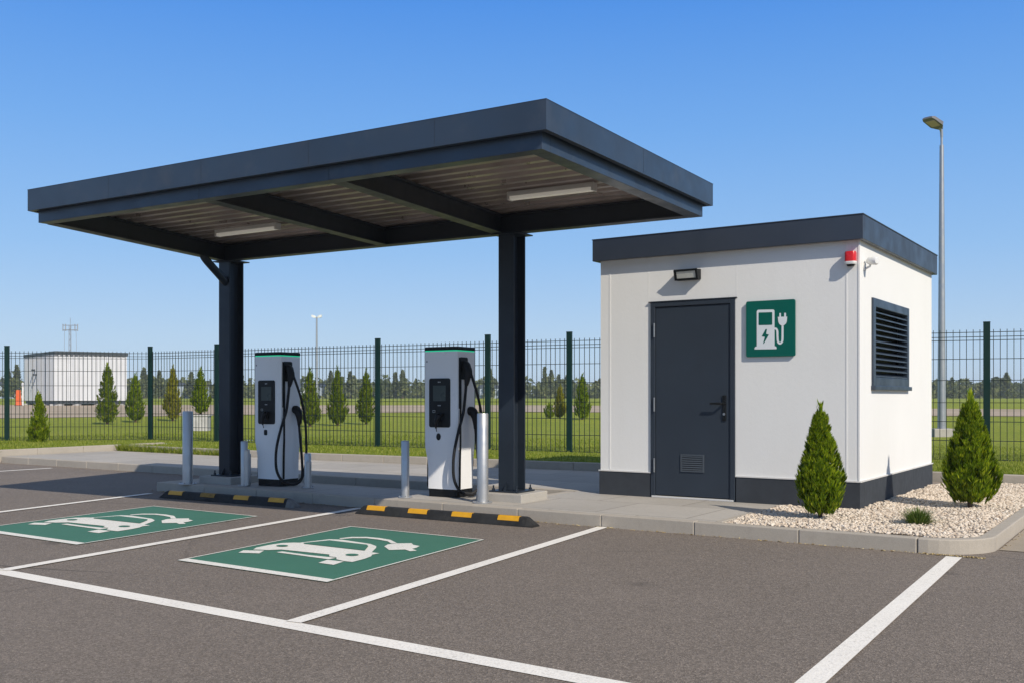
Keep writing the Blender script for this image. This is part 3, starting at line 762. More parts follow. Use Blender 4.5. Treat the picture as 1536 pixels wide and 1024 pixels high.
    B.build('cable', M['rubber'], t, smooth=True)
    # loop of cable on the left-hand side
    B = MB(); B.tube(spline([(-W2 + .01, .22, .72), (-W2 - .012, .16, .64), (-W2 - .02, .13, .50), (-W2 - .02, .12, .3), (-W2 + .0, .12, .16), (-W2 + .06, .15, .12)], 6), .022, 10)
    B.build('cable', M['rubber'], t, smooth=True)
    B = MB(); B.box(-W2 + .0, -W2 + .055, .05, .2, .11, .36); B.build('cable_tray', M['black'], t, bevel=.008)
    return t
charger(-.873, 12.365, 'white and grey charger with oval button between the short and tall front bollards', 0)
charger(-3.36, 13.875, 'white and grey charger with square button beside the left canopy column', 1)

# ------------------------------------------------------------------ bollards
def bollard(x, y, top, dia, label, sleeves=()):
    t = thing('bollard', (x, y, PAVE), random.uniform(0, 6), label, 'bollard', 'metal bollards on the charger island')
    h = top - PAVE; r = dia / 2
    B = MB(); B.lathe([(r, .006), (r, h - .012), (r - .004, h - .004), (r - .014, h)], 32); B.build('post', M['alu'], t, smooth=True)
    B = MB(); B.lathe([(r * 1.75, 0), (r * 1.75, .009), (r * 1.65, .012)], 32); B.build('base_flange', M['alu'], t, smooth=True)
    for a in range(4):
        B = MB(); c, s = math.cos(a * PI / 2 + .4) * r * 1.42, math.sin(a * PI / 2 + .4) * r * 1.42
        B.tube([(c, s, .012), (c, s, .024)], .009, 6); B.build('bolt', M['hinge'], t)
    for (dx, dy, hh, rr) in sleeves:
        B = MB(); B.lathe([(rr, .012), (rr, hh - .01), (rr - .008, hh)], 24, dx, dy); B.build('sleeve', M['alu'], t, smooth=True)
    return t
bollard(-4.56, 14.2, 1.153, .140, 'tall metal bollard left of the left canopy column')
bollard(-3.69, 13.92, .745, .095, 'stepped metal bollard with shorter sleeve, right of the left column', ((-.035, -.055, .50, .040), (-.01, -.05, .44, .05)))
bollard(-2.75, 13.6, .595, .092, 'slim low metal bollard with short sleeve, right of the square-button charger', ((-.045, -.03, .36, .038),))
bollard(-1.30, 12.3, .82, .098, 'waist-high plain metal bollard left of the oval-button charger')
bollard(-.34, 11.7, 1.165, .132, 'tall thick metal bollard right of the oval-button charger at the kerb')

# ------------------------------------------------------------------ wheel stops
def wheel_stop(p, q, label, worn=(), cap_end=False):
    p = Vector((*p, 0)); q = Vector((*q, 0)); d = q - p; L = d.length
    t = thing('wheel_stop', (p + q) / 2, math.atan2(d.y, d.x), label, 'wheel stop', 'rubber wheel stops in front of the chargers')
    def sec(x, s, h): return [(x, -.078 * s, .0), (x, -.076 * s, .012), (x, -.042 * s, .092 * h), (x, -.032 * s, .1 * h), (x, .032 * s, .1 * h), (x, .042 * s, .092 * h), (x, .076 * s, .012), (x, .078 * s, 0)]
    B = MB(); e = .16
    xs = [(-L / 2, .92, .28), (-L / 2 + .09, 1, .92), (-L / 2 + .12, 1, 1)]
    xr = [(L / 2 - .12, 1, 1), (L / 2 - .09, 1, .92), (L / 2, .92, .28)]
    if cap_end: xr = [(L / 2 - .135, 1, 1)]
    B.loft([sec(*s) for s in xs + xr]); B.build('rubber_body', M['blackrub'], t)
    if cap_end:
        B = MB(); B.loft([sec(L / 2 - .134, .99, .99), sec(L / 2 - .09, .99, .9), sec(L / 2 - .03, .95, .5), sec(L / 2, .8, .12)]); B.build('end_piece', M['greycap'], t, smooth=True)
    n = 4
    for i in range(n):
        x = -L / 2 + .29 + i * (L - .60) / (n - 1); w = .13
        def fp(xx, s, off):   # on the sloping front face and over the top edge
            pts = [(-.0745, .016), (-.0415, .0935), (-.0315, .1005), (.012, .1005)]
            return pts
        B = MB()
        A = [(-.0590, .055), (-.0425, .0915), (-.0320, .1), (.002, .1)]; N = [(-.92, .4), (-.80, .60), (-.3, .95), (0, 1)]
        ri = []
        for xx in (x - w, x + w):
            ri.append([(xx + (.012 if k == 3 else 0) * 0, y + nx_ * .003, z + nz_ * .003) for k, ((y, z), (nx_, nz_)) in enumerate(zip(A, N))] + [(xx, y + .002, z - .004) for y, z in reversed(A)])
        B.loft(ri)
        o = B.build('reflector', M['yelworn'] if i in worn else M['yellow'], t)
        if i in worn: o['label'] = 'dirty worn yellow reflector'
    return t
wheel_stop((-4.69, 13.60), (-2.62, 12.35), 'black rubber wheel stop with scuffed grey end, in front of the left charger', (1,), True)
wheel_stop((-1.78, 11.76), (.25, 10.50), 'black rubber wheel stop with bright yellow patches in front of the oval-button charger')

# ------------------------------------------------------------------ conifers
def conifer(name, x, y, z, h, r, label, mat, n=1800, leaf=.07, seed=0, group=None, lean=0, belly=.24, cat='conifer', rag=.25, inner=.28):
    t = thing(name, (x, y, z), seed * 1.7, label, cat, group)
    g = np.random.default_rng(seed + 100)
    B = MB(); B.tube([(0, 0, -.05), (.01 * h, 0, h * .15), (0, 0, h * .5), (0, 0, h * .9)], [.024 * h, .018 * h, .012 * h, .004 * h], 8)
    for k in range(7):
        a = k * .93 + g.random() * .4; B.tube([(0, 0, h * .02), (math.cos(a) * r * .25, math.sin(a) * r * .25, h * .09), (math.cos(a) * r * .55, math.sin(a) * r * .55, h * .20), (math.cos(a) * r * .7, math.sin(a) * r * .7, h * .34)], [.010 * h, .008 * h, .006 * h, .003 * h], 6)
    B.build('trunk', M['bark'], t, smooth=True)
    def prof(q):
        return np.where(q < belly, .42 + .58 * np.sin(np.clip(q / belly, 0, 1) * PI / 2), np.clip((1 - q) / (1 - belly), 0, 1) ** (1.0 - .28 * (r / h > .22)))
    # branchlets: flame-shaped clusters of sprays that rise along the outside, over a loose darker inside
    nc = max(30, n // 26)
    ct = .065 + .775 * g.random(nc) ** 1.12; ca = g.random(nc) * 2 * PI
    cr = r * prof(ct) * (.62 + .36 * g.random(nc)) * (1 + rag * .35 * g.standard_normal(nc))
    n_out = int(n * (1 - inner)); ci = g.integers(0, nc, n_out); f = g.random(n_out) ** .8
    lenc = (.10 + .10 * g.random(nc)) * h * (1.1 - .55 * ct)
    outc = np.stack([np.cos(ca), np.sin(ca), np.zeros(nc)], 1)
    axis = outc * (.34 + .22 * g.random(nc))[:, None] + np.array([0, 0, 1.]); axis /= np.linalg.norm(axis, axis=1)[:, None]
    base_c = np.stack([cr * np.cos(ca), cr * np.sin(ca), ct * h], 1)
    wdt = .042 * h * (1.15 - .95 * ct)
    pos = base_c[ci] + axis[ci] * (lenc[ci] * (f - .35))[:, None] + g.standard_normal((n_out, 3)) * (wdt[ci] * (1 - .75 * f) * .55)[:, None]
    n_in = n - n_out; ti = .03 + .9 * g.random(n_in); ai = g.random(n_in) * 2 * PI; ri = r * prof(ti) * .72 * np.sqrt(g.random(n_in))
    c = np.concatenate([pos, np.stack([ri * np.cos(ai), ri * np.sin(ai), ti * h], 1)])
    c = c[c[:, 2] < .90 * h]; c[:, 2] = np.maximum(c[:, 2], .02 * h)
    n = len(c); ang = np.arctan2(c[:, 1], c[:, 0]); tt = c[:, 2] / h
    lim = r * prof(tt) * 1.12 + .003 * h; rc = np.hypot(c[:, 0], c[:, 1]); sc = np.minimum(1, lim / np.maximum(rc, 1e-6)); c[:, 0] *= sc; c[:, 1] *= sc
    out = np.stack([np.cos(ang), np.sin(ang), np.zeros(n)], 1)
    vs, fs = [], []
    K = 6
    base = 0
    for k in range(K):
        # narrow fingers fanning up and out from each spray's root
        sp = (k - (K - 1) / 2) / K * 1.3
        tang = np.stack([-np.sin(ang), np.cos(ang), np.zeros(n)], 1)
        up = 1.0 + .5 * g.random(n)
        d = out * (.40 + .40 * g.random(n))[:, None] + tang * (sp + .25 * g.standard_normal(n))[:, None] + np.array([0, 0, 1]) * (up)[:, None]
        d /= np.linalg.norm(d, axis=1)[:, None]
        L = leaf * (.6 + .7 * g.random(n)) * (1.15 - .45 * tt)
        side = np.cross(d, out + .5 * g.standard_normal((n, 3))); side /= np.linalg.norm(side, axis=1)[:, None] + 1e-9
        w = L * .085
        root = c
        mid = c + d * (L * .55)[:, None]; tip = c + d * L[:, None]
        vs.append(np.stack([root, mid + side * w[:, None], tip, mid - side * w[:, None]], 1).reshape(-1, 3))
        fs.append(np.arange(4 * n).reshape(-1, 4) + base); base += 4 * n
    # leader shoots at the very top
    m = max(40, n // 40); fz = g.random(m) ** 1.4
    zt = h * (.74 + .22 * fz); a2 = g.random(m) * 2 * PI; rr = h * .050 * (1 - fz) ** 1.2 * (.3 + .7 * g.random(m))
    root = np.stack([rr * np.cos(a2), rr * np.sin(a2), zt], 1)
    d = np.stack([.34 * np.cos(a2), .34 * np.sin(a2), np.ones(m)], 1); L = leaf * (.9 + .9 * g.random(m))
    side = np.stack([-np.sin(a2), np.cos(a2), np.zeros(m)], 1)
    vs.append(np.stack([root, root + d * (L * .5)[:, None] + side * (L * .12)[:, None], root + d * L[:, None], root + d * (L * .5)[:, None] - side * (L * .12)[:, None]], 1).reshape(-1, 3))
    fs.append(np.arange(4 * m).reshape(-1, 4) + base)
    np_mesh('foliage', np.concatenate(vs), np.concatenate(fs), mat, parent=t)
    return t
conifer('thuja_shrub', 3.09, 10.12, .14, 1.14, .215, 'narrow cone-shaped thuja in gravel in front of the kiosk corner', M['thuja'], 5600, .068, 1, 'thujas in the gravel bed', rag=.2)
conifer('thuja_shrub', 5.06, 11.15, .14, 1.25, .262, 'broad bushy thuja in gravel right of the kiosk side wall', M['thuja'], 7000, .072, 2, 'thujas in the gravel bed', rag=.2)
conifer('young_conifer', -12.06, 25.75, .12, 1.41, .235, 'small bright green conifer before the fence beside the leftmost post', M['thuja'], 1900, .085, 3, 'young conifers by the fence', inner=.45)
for i, (x, y, h, r, mt, lb) in enumerate([
    (-17.9, 44.7, 2.68, .47, 'thuja2', 'dark green conifer beyond the fence in front of the white shed corner'),
    (-17.9, 48, 2.3, .42, 'thuja', 'lighter green conifer beyond the fence right of the white shed'),
    (-16.8, 50, 2.72, .40, 'thuja3', 'yellowish thin conifer beyond the fence, left of the white planter'),
    (-8.34, 41.7, 2.32, .41, 'thuja2', 'bushy green conifer beyond the fence just right of the left charger'),
    (-7.5, 43.4, 2.48, .40, 'thuja2', 'dark conifer beyond the fence, middle of the three right of the left charger'),
    (-6.5, 45, 2.4, .40, 'thuja2', 'dark conifer beyond the fence, close left of a fence post between the chargers'),
    (3.62, 52, 2.3, .42, 'thuja', 'green conifer beyond the fence beside the kiosk left edge'),
    (2.57, 54, 1.75, .30, 'thuja3', 'short sparse conifer beyond the fence just left of the post near the kiosk')]):
    conifer('young_conifer', x, y, ground_z(y), h * 1.03, r * .97, lb, M[mt], 1900, .15, 10 + i, 'young conifers by the fence', rag=.25, inner=.5)
conifer('round_shrub', 2.0, 54, ground_z(54), .75, .34, 'low round green shrub beyond the fence right of the right column', M['thuja'], 500, .14, 30, None, belly=.5, cat='shrub')
pl = thing('white_planter', (-10.85, 35.2, ground_z(35)), .1, 'weathered white block planter holding a small conifer beyond the fence', 'planter')
B = MB(); B.box(-.30, .30, -.28, .28, 0, .56); B.box(-.33, .33, -.31, .31, .56, .62); B.build('planter_block', M['planter'], pl, bevel=.02)
B = MB(); B.box(-.27, .27, -.25, .25, .60, .625); B.build('soil', M['bark'], pl)
conifer('young_conifer', -10.85, 35.2, .74, 1.62, .31, 'small conifer growing out of the white block planter', M['thuja'], 1600, .11, 21, 'young conifers by the fence', inner=.45)

# grass tuft in the gravel
tf = thing('grass_tuft', (3.91, 9.72, .13), 0, 'small green grass tuft growing in the gravel between the thujas', 'grass tuft')
g = np.random.default_rng(5); n = 620
a = g.random(n) * 2 * PI; sp = g.random(n)
root = np.stack([.09 * np.cos(a) * sp, .09 * np.sin(a) * sp, np.zeros(n)], 1)
L = .09 + .10 * g.random(n); lean = .25 + 1.7 * sp * g.random(n)
dirv = np.stack([np.cos(a) * lean, np.sin(a) * lean, np.ones(n)], 1); dirv /= np.linalg.norm(dirv, axis=1)[:, None]
side = np.stack([-np.sin(a), np.cos(a), np.zeros(n)], 1) * .0035
mid = root + dirv * (L * .6)[:, None]; tip = root + dirv * L[:, None] * 1.05 + np.stack([np.cos(a), np.sin(a), -np.ones(n) * .6], 1) * (L * .22 * lean)[:, None]
vs = np.stack([root - side, root + side, mid + side * .8, mid - side * .8, tip], 1).reshape(-1, 3)
idx = np.arange(n)[:, None] * 5
f3 = np.concatenate([idx + np.array([0, 1, 2]), idx + np.array([0, 2, 3]), idx + np.array([3, 2, 4])])
np_mesh('grass_blades', vs, f3, M['tuft'], parent=tf)

# ------------------------------------------------------------------ gravel bed
def in_bed(a, b):
    ok = (a > -2.38) & (a < -.13) & (b > .135) & (b < 6.50)
    ok &= ~((a < -1.555 + .0) & (b > 2.0) & (b < 5.78))
    cx_, cy_ = -.55, .55
    corner = (a > cx_) & (b < cy_) & ((a - cx_) ** 2 + (b - cy_) ** 2 > .425 ** 2)
    return ok & ~corner & ~((a < -1.5) & (b > 5.78))
B = MB()
B.prism([(S(*p).x, S(*p).y) for p in [(-2.38, .125), (-.55, .125), (-.3, .2), (-.18, .35), (-.125, .55), (-.125, 6.52), (-4.1, 6.52), (-4.1, 5.8), (-1.6, 5.8), (-1.6, 1.98), (-2.38, 1.98)]], -.03, .112)
tag(B.build('gravel_bed', M['gravelbase']), kind='structure')
g = np.random.default_rng(9); N = 70000
a = -2.4 + 2.4 * g.random(N); b = .1 + 6.4 * g.random(N)
k = in_bed(a, b); a, b = a[k], b[k]
keep = min(len(a), 27000); a, b = a[:keep], b[:keep]; n = len(a)
bm = bmesh.new(); bmesh.ops.create_icosphere(bm, subdivisions=1, radius=1); iv = np.array([v.co[:] for v in bm.verts]); bm.faces.ensure_lookup_table()
jf = np.array([[v.index for v in f.verts] for f in bm.faces]); bm.free()
sz = .009 + .0115 * g.random(n) ** 1.8
scl = np.stack([1 + .5 * g.random(n), .75 + .35 * g.random(n), .5 + .35 * g.random(n)], 1) * sz[:, None]
rot = g.random((n, 3)) * 2 * PI
cz, sn = np.cos(rot), np.sin(rot)
V = iv[None] * (1 + .22 * g.standard_normal((n, len(iv), 1))) * scl[:, None, :]
def rotate(V, c, s, i, j):
    A = V.copy(); A[..., i] = V[..., i] * c[:, None] - V[..., j] * s[:, None]; A[..., j] = V[..., i] * s[:, None] + V[..., j] * c[:, None]; return A
V = rotate(V, cz[:, 0] * 0 + np.cos(rot[:, 0] * .12), np.sin(rot[:, 0] * .12), 1, 2); V = rotate(V, cz[:, 2], sn[:, 2], 0, 1)
wx = P0.x + U.x * a + W.x * b; wy = P0.y + U.y * a + W.y * b
hz = .118 + .018 * g.random(n) + .012 * np.sin(wx * 5) * np.sin(wy * 4)
V += np.stack([wx, wy, hz], 1)[:, None, :]
F = (jf[None] + (np.arange(n) * len(iv))[:, None, None]).reshape(-1, 3)
o = np_mesh('gravel', V.reshape(-1, 3), F, M['gravel']); tag(o, 'pale cream angular gravel filling the planting bed', 'gravel', kind='stuff')

# bits of dry leaf litter along the kerb foot
g = np.random.default_rng(3); n = 620
s = np.where(g.random(n) < .75, -11 + 10.9 * g.random(n), -.5 + .5 * g.random(n)); off = -.01 - .05 * g.random(n) ** 2
s[:60] = .02 + .04 * g.random(60); off[:60] = .6 + 5 * g.random(60)
x = P0.x + U.x * s + W.x * off; y = P0.y + U.y * s + W.y * off; r = .005 + .012 * g.random(n); a = g.random(n) * 6.28
q = np.stack([np.stack([x + r * np.cos(a + t) * m_, y + r * np.sin(a + t) * m_, np.full(n, .004) + .010 * g.random(n) * (i % 2)], 1) for i, (t, m_) in enumerate([(0, 1), (1.9, .6), (3.14, 1), (4.5, .6)])], 1)
o = np_mesh('leaf_litter', q.reshape(-1, 3), np.arange(4 * n).reshape(-1, 4), M['litter']); tag(o, 'dry yellow leaf litter along the foot of the kerb', 'leaf litter', kind='stuff')

# ------------------------------------------------------------------ field, track, grass blades
def field_grid(a0s, b0, bs):
    vs, fs = [], []; na = len(a0s)
    for j, db in enumerate(bs):
        for a in a0s:
            p = S(a, b0(a) + db); z = ground_z(p.y) + (.015 * math.sin(p.x * .9) * math.sin(p.y * .7) if db > 1 else 0)
            vs.append((p.x, p.y, z + (.10 if db < 9 else .10 * max(0, 1 - (db - 9) / 8))))
    for j in range(len(bs) - 1):
        for i in range(na - 1):
            q = j * na + i; fs.append((q, q + 1, q + na + 1, q + na))
    return vs, fs
bs = [0.02, .4, .8, 1.5, 2.5, 4, 6, 9, 13, 18, 24, 31, 39, 48, 58, 70, 84, 100, 130, 170, 230, 320, 450, 700, 1100, 1800]
aR = [-18.98, -16, -12.65, -10, -6.63, -5.2, -4.2, -2, 0, 4, 10, 20, 35, 60, 100, 170, 300, 500, 900, 1600]
aL = [-3000, -1800, -1000, -600, -380, -240, -160, -110, -80, -60, -45, -35, -28, -23, -19.01]
B = MB(); B.add(*field_grid(aR, lambda a: RA(a) + KW, bs)); B.add(*field_grid(aL, lambda a: 1.9, bs))
fo = B.build('grass_field', M['field'], smooth=True); tag(fo, kind='structure')

def strip_on_field(name, near, far, mat, dz):
    vs, fs = [], []; n = len(near); m = 5
    for i in range(n):
        for k in range(m):
            t = k / (m - 1); x = near[i][0] * (1 - t) + far[i][0] * t; y = near[i][1] * (1 - t) + far[i][1] * t
            vs.append((x, y, ground_z(y) + dz))
    for i in range(n - 1):
        for k in range(m - 1):
            q = i * m + k; fs.append((q, q + m, q + m + 1, q + 1))
    B = MB(); B.add(vs, fs); return tag(B.build(name, mat), kind='structure')
near = [(-80, 44), (-46, 50), (-27, 54), (-17, 60), (-8, 66), (-2, 68), (4, 67), (12, 64), (22, 59), (33, 57), (60, 52)]
far = [(-150, 82), (-70, 88), (-46, 92), (-26, 92), (-12, 90), (-4, 92), (5, 90), (16, 84), (28, 78), (42, 74), (80, 66)]
strip_on_field('dirt_track', near, far, M['track'], .03)

g = np.random.default_rng(21); n = 70000
aa = -26 + 30 * g.random(n); 
aa[:14000] = -3 + 11 * g.random(14000)
r0 = np.array([RA(v) if v > -19 else 1.75 for v in aa]) + KW
dd = 9.0 * g.random(n) ** 1.7; dd[:9000] = .14 * g.random(9000) - .02
bb = r0 + .03 + dd
x = P0.x + U.x * aa + W.x * bb; y = P0.y + U.y * aa + W.y * bb
m_ = (np.abs(x) < y * .56)
x, y, dd = x[m_], y[m_], dd[m_]; n = len(x)
z = np.interp(y, HY, HZ) + .09
L = .03 + .045 * g.random(n); an = g.random(n) * 6.28; ln = .15 + .6 * g.random(n); wd = .006 + .004 * g.random(n)
root = np.stack([x, y, z], 1); d = np.stack([np.cos(an) * ln, np.sin(an) * ln, np.ones(n)], 1); side = np.stack([-np.sin(an + .7), np.cos(an + .7), np.zeros(n)], 1) * wd[:, None]
q = np.stack([root - side, root + side, root + d * L[:, None]], 1)
# longer grass leaning over the left end of the footpath
k_ = 3600; aa = -18.85 + 3.6 * g.random(k_) ** 1.9; bb = np.array([RA(v) for v in aa]) - .10 + .22 * g.random(k_)
x2 = P0.x + U.x * aa + W.x * bb; y2 = P0.y + U.y * aa + W.y * bb; an = g.random(k_) * 6.28; ln = .2 + .6 * g.random(k_); L2 = .07 + .12 * g.random(k_)
root = np.stack([x2, y2, np.full(k_, PAVE)], 1); d = np.stack([np.cos(an) * ln, np.sin(an) * ln, np.ones(k_)], 1); side = np.stack([-np.sin(an + .7), np.cos(an + .7), np.zeros(k_)], 1) * .009
q = np.concatenate([q, np.stack([root - side, root + side, root + d * L2[:, None]], 1)])
n += k_
o = np_mesh('grass', q.reshape(-1, 3), np.arange(3 * n).reshape(-1, 3), M['grassblade']); tag(o, 'short bright green grass growing along the fence', 'grass', kind='stuff')

# ------------------------------------------------------------------ fence
fence = thing('mesh_fence', (0, 0, 0), 0, 'dark green welded mesh fence with square posts behind the chargers and kiosk', 'fence')
posts = [(-18.2, 25.6), (-13.2, 26.4), (-9.6, 26.8), (-7.48, 25.6), (-3.07, 23.1), (-.52, 21.70), (1.18, 20.77), (3.6, 19.85), (6.0, 18.95), (8.46, 18.0), (11.5, 16.8)]
for i, (x, y) in enumerate(posts):
    B = MB(); B.box(-.055, .055, -.035, .035, -.2, 2.54); B.box(-.058, .058, -.038, .038, 2.54, 2.556)
    j = min(i, len(posts) - 2); dx, dy = posts[j + 1][0] - posts[j][0], posts[j + 1][1] - posts[j][1]
    B.build('post', M['fence'], fence, loc=(x, y, .13), rz=math.atan2(dy, dx))
for i in range(len(posts) - 1):
    p, q = Vector((*posts[i], .13)), Vector((*posts[i + 1], .13)); d = (q - p); L = d.length
    B = MB(); n = max(6, round(L / .108))
    for k in range(1, n):
        xk = L * k / n; B.box(xk - .0055, xk + .0055, -.0055, .0055, .06 + random.uniform(-.004, .004), 2.42)
    for z in (.10, .44, .78, 1.12, 1.52, 1.90, 2.23, 2.29, 2.37):
        for yy in (-.010, .010): B.box(.05, L - .05, yy - .0055, yy + .0055, z - .0055, z + .0055)
    B.build('mesh_panel', M['wire'], fence, loc=p, rz=math.atan2(d.y, d.x))
    B = MB()

# ------------------------------------------------------------------ street lamps
sl = thing('street_lamp', (13.4, 31.5, -.18), 0, 'tall grey street lamp with one flat head behind the kiosk', 'street lamp', 'lamps around the field')
B = MB(); B.lathe([(.125, .55), (.118, 2.2), (.105, 3.5), (.085, 6.5), (.062, 9.35), (.062, 9.36)], 20); B.build('pole', M['galv'], sl, smooth=True)
B = MB(); B.lathe([(.036, 9.36), (.036, 9.75)], 14); B.tube(spline([(0, 0, 9.62), (-.02, -.02, 9.80), (-.08, -.05, 9.90)], 5), [.045] * 11, 12); B.build('spigot', M['galv'], sl, smooth=True)
B = MB(); B.prism([(-.36, -.33), (.30, -.30), (.36, .3), (-.3, .33)], .15, .55); B.build('concrete_base', M['footing'], sl, bevel=.02)
h = bpy.data.objects.new('lamp_head', None)
RH = Matrix.Translation((-.08, -.03, 9.93)) @ Matrix.Rotation(math.radians(215), 4, 'Z') @ Matrix.Rotation(math.radians(-15), 4, 'Y')
def hs(x, w, z0, z1): return [RH @ Vector((x, y, z)) for y, z in ((-w, z0), (w, z0), (w, z1 - .02), (w * .6, z1), (-w * .6, z1), (-w, z1 - .02))]
M['lamphead'] = paint('grey_lamp_casting', (.19, .185, .20), .6, 0, .05, 3, 0, 60, .2)
B = MB(); B.loft([hs(-.10, .06, -.05, .04), hs(.0, .11, -.06, .06), (hs(.14, .21, -.055, .08)), hs(.58, .20, -.04, .07), hs(.68, .16, -.03, .03)]); hd = B.build('lamp_head', M['lamphead'], sl, smooth=True)
B = MB(); B.loft([[RH @ Vector(p) for p in ((.17, -.14, -.056), (.17, .14, -.056), (.17, .14, -.064), (.17, -.14, -.064))], [RH @ Vector(p) for p in ((.54, -.15, -.045), (.54, .15, -.045), (.54, .15, -.053), (.54, -.15, -.053))]]); B.build('lens', M['lamplens'], hd)
sl2 = thing('street_lamp', (-29.0, 150, ground_z(150)), 0, 'distant double-headed lamp post seen between the two chargers', 'street lamp', 'lamps around the field')
B = MB(); B.lathe([(.22, 0), (.16, 6), (.12, 12.3)], 12); B.build('pole', M['galv'], sl2, smooth=True)
for s in (-1, 1):
    B = MB(); B.loft([[(s * .1, -.12, 12.2), (s * .1, .12, 12.2), (s * .1, .12, 12.4), (s * .1, -.12, 12.4)], [(s * .4, -.2, 12.15), (s * .4, .2, 12.15), (s * .4, .2, 12.55), (s * .4, -.2, 12.55)], [(s * .75, -.2, 12.3), (s * .75, .2, 12.3), (s * .75, .2, 12.62), (s * .75, -.2, 12.62)]]); B.build('lamp_head', M['white'], sl2)

# ------------------------------------------------------------------ far white shed, mast, posts
sh = thing('metal_shed', (-39.8, 88, ground_z(88)), 0, 'white ribbed metal shed with dark flat roof edge in the far field', 'shed')
A_, Bc, Cc = Vector((0, 0, 0)), Vector((4.76, 3.86, 0)), Vector((-6.5, 8.0, 0)); Dd = Bc + Cc
B = MB()
for p, q in ((A_, Bc), (Cc, A_), (Bc, Dd), (Dd, Cc)):
    d = q - p; L = d.length; dn = d.normalized(); nn = Vector((dn.y, -dn.x, 0)); n = round(L / .42)
    pts = []
    for k in range(n):
        for u_, o_ in ((0, 0), (.55, 0), (.62, .09), (.93, .09)): pts.append(p + dn * (L * (k + u_) / n) + nn * o_)
    pts.append(q)
    for s0, s1 in zip(pts[:-1], pts[1:]): B.add([(s0.x, s0.y, .45), (s1.x, s1.y, .45), (s1.x, s1.y, 4.55), (s0.x, s0.y, 4.55)], [(0, 1, 2, 3)])
B.build('cladding', M['clad'], sh)
B = MB(); c = (A_ + Dd) / 2
B.prism([((p - c) * 1.03 + c)[:2] for p in (A_, Bc, Dd, Cc)], 4.5, 4.78); B.build('roof', M['far_dark'], sh)
B = MB(); B.prism([((p - c) * .98 + c)[:2] for p in (A_, Bc, Dd, Cc)], .18, .47); B.build('skid_frame', M['far_dark'], sh)
for t in (.05, .3, .62, .95):
    for e0, e1 in ((A_, Bc), (A_, Cc)):
        p = e0.lerp(e1, t).lerp(c, .06); B = MB(); B.box(p.x - .3, p.x + .3, p.y - .3, p.y + .3, -.2, .18); B.build('support_block', M['planter'], sh)
lp = A_.lerp(Cc, .62); dn = (A_ - Cc).normalized(); nn = Vector((dn.y, -dn.x, 0))
for z in (3.2, 2.75):
    p = lp + nn * .12 + dn * (.0 if z > 3 else .5); B = MB(); B.box(p.x - .22, p.x + .22, p.y - .1, p.y + .1, z, z + .14); B.build('wall_light', M['far_dark'], sh)
ms = thing('antenna_mast', (-42.2, 96.5, ground_z(96)), 0, 'thin lattice antenna mast with crossbars rising behind the white shed', 'mast')
B = MB()
for sx, sy in ((-.13, -.1), (.13, -.1), (0, .14)): B.tube([(sx, sy, 0), (sx * .6, sy * .6, 7.45)], .035, 6)
for k in range(14):
    z = .4 + k * .5; s = 1 if k % 2 else -1; B.tube([(-.12 * s, -.09, z), (.12 * s, -.09, z + .45)], .022, 5)
B.build('lattice', M['galv'], ms)
B = MB(); B.tube([(-.72, 0, 7.05), (.72, 0, 7.05)], .045, 6); B.tube([(-.72, 0, 7.5), (.72, 0, 7.5)], .035, 6)
for x in (-.7, -.45, .45, .7): B.tube([(x, 0, 6.95), (x, 0, 7.62)], .045, 6)
B.tube([(0, 0, 7.3), (0, 0, 8.2)], .02, 5)
B.build('crossbar', M['galv'], ms)
B = MB(); B.tube([(-.55, 0, 7.0), (-.62, .1, 3.0)], .018, 5); B.tube([(.55, 0, 7.0), (.6, .1, 3.0)], .018, 5); B.build('stay', M['galv'], ms)
op = thing('orange_barrier', (-43.0, 88, ground_z(88)), .3, 'orange plastic barrier standing left of the white shed', 'barrier')
B = MB(); B.loft([[(-.26, -.2, 0), (.26, -.2, 0), (.26, .2, 0), (-.26, .2, 0)], [(-.22, -.12, .5), (.22, -.12, .5), (.22, .12, .5), (-.22, .12, .5)], [(-.18, -.08, 1.4), (.18, -.08, 1.4), (.18, .08, 1.4), (-.18, .08, 1.4)]]); B.build('barrier_body', M['orange'], op, bevel=.03)
B = MB(); B.box(-.3, .3, -.25, .25, -.1, .08); B.build('barrier_foot', M['far_dark'], op)
wp = thing('white_post', (-43.1, 89, ground_z(89)), 0, 'thin white post standing behind the orange barrier', 'post')
B = MB(); B.lathe([(.09, 0), (.08, 2.0), (.05, 2.05)], 10); B.build('post_shaft', M['white'], wp); B = MB(); B.lathe([(.12, 1.75), (.12, 2.0)], 10); B.build('post_band', M['clad'], wp)

def far_shed(x, y, w, d, h, rz, label, mat=M['clad']):
    t = thing('distant_shed', (x, y, ground_z(y)), rz, label, 'shed', 'low sheds before the far wood')
    B = MB(); B.box(-w / 2, w / 2, 0, d, 0, h); B.build('wall', mat, t)
    B = MB(); B.loft([[(-w / 2 - .3, -.3, h), (w / 2 + .3, -.3, h), (w / 2 + .3, d + .3, h), (-w / 2 - .3, d + .3, h)], [(-w / 2, d * .4, h + .8), (w / 2, d * .4, h + .8), (w / 2, d * .6, h + .8), (-w / 2, d * .6, h + .8)]]); B.build('roof', M['far_dark'], t)
    B = MB()
    B.box(-w * .1, w * .1, -.05, 0, .1, h * .75); B.build('gate', M['far_dark'] if mat is M['clad'] else M['clad'], t)
M['farblue'] = paint('pale_blue_cladding', (.34, .40, .48), .6)
far_shed(-84, 266, 8, 5, 3.4, .15, 'pale shed half hidden by trees between the yellowish conifer and the white planter', M['farblue'])
far_shed(-128, 262, 11, 5, 3.6, .1, 'long pale blue shed at the left edge of the field', M['farblue'])
far_shed(-55, 268, 9, 5, 3.2, -.1, 'pale shed half hidden by trees right of the left charger', M['farblue'])
far_shed(-6, 266, 5, 5, 2.8, .1, 'small pale shed behind the post between the right charger and column', M['farblue'])

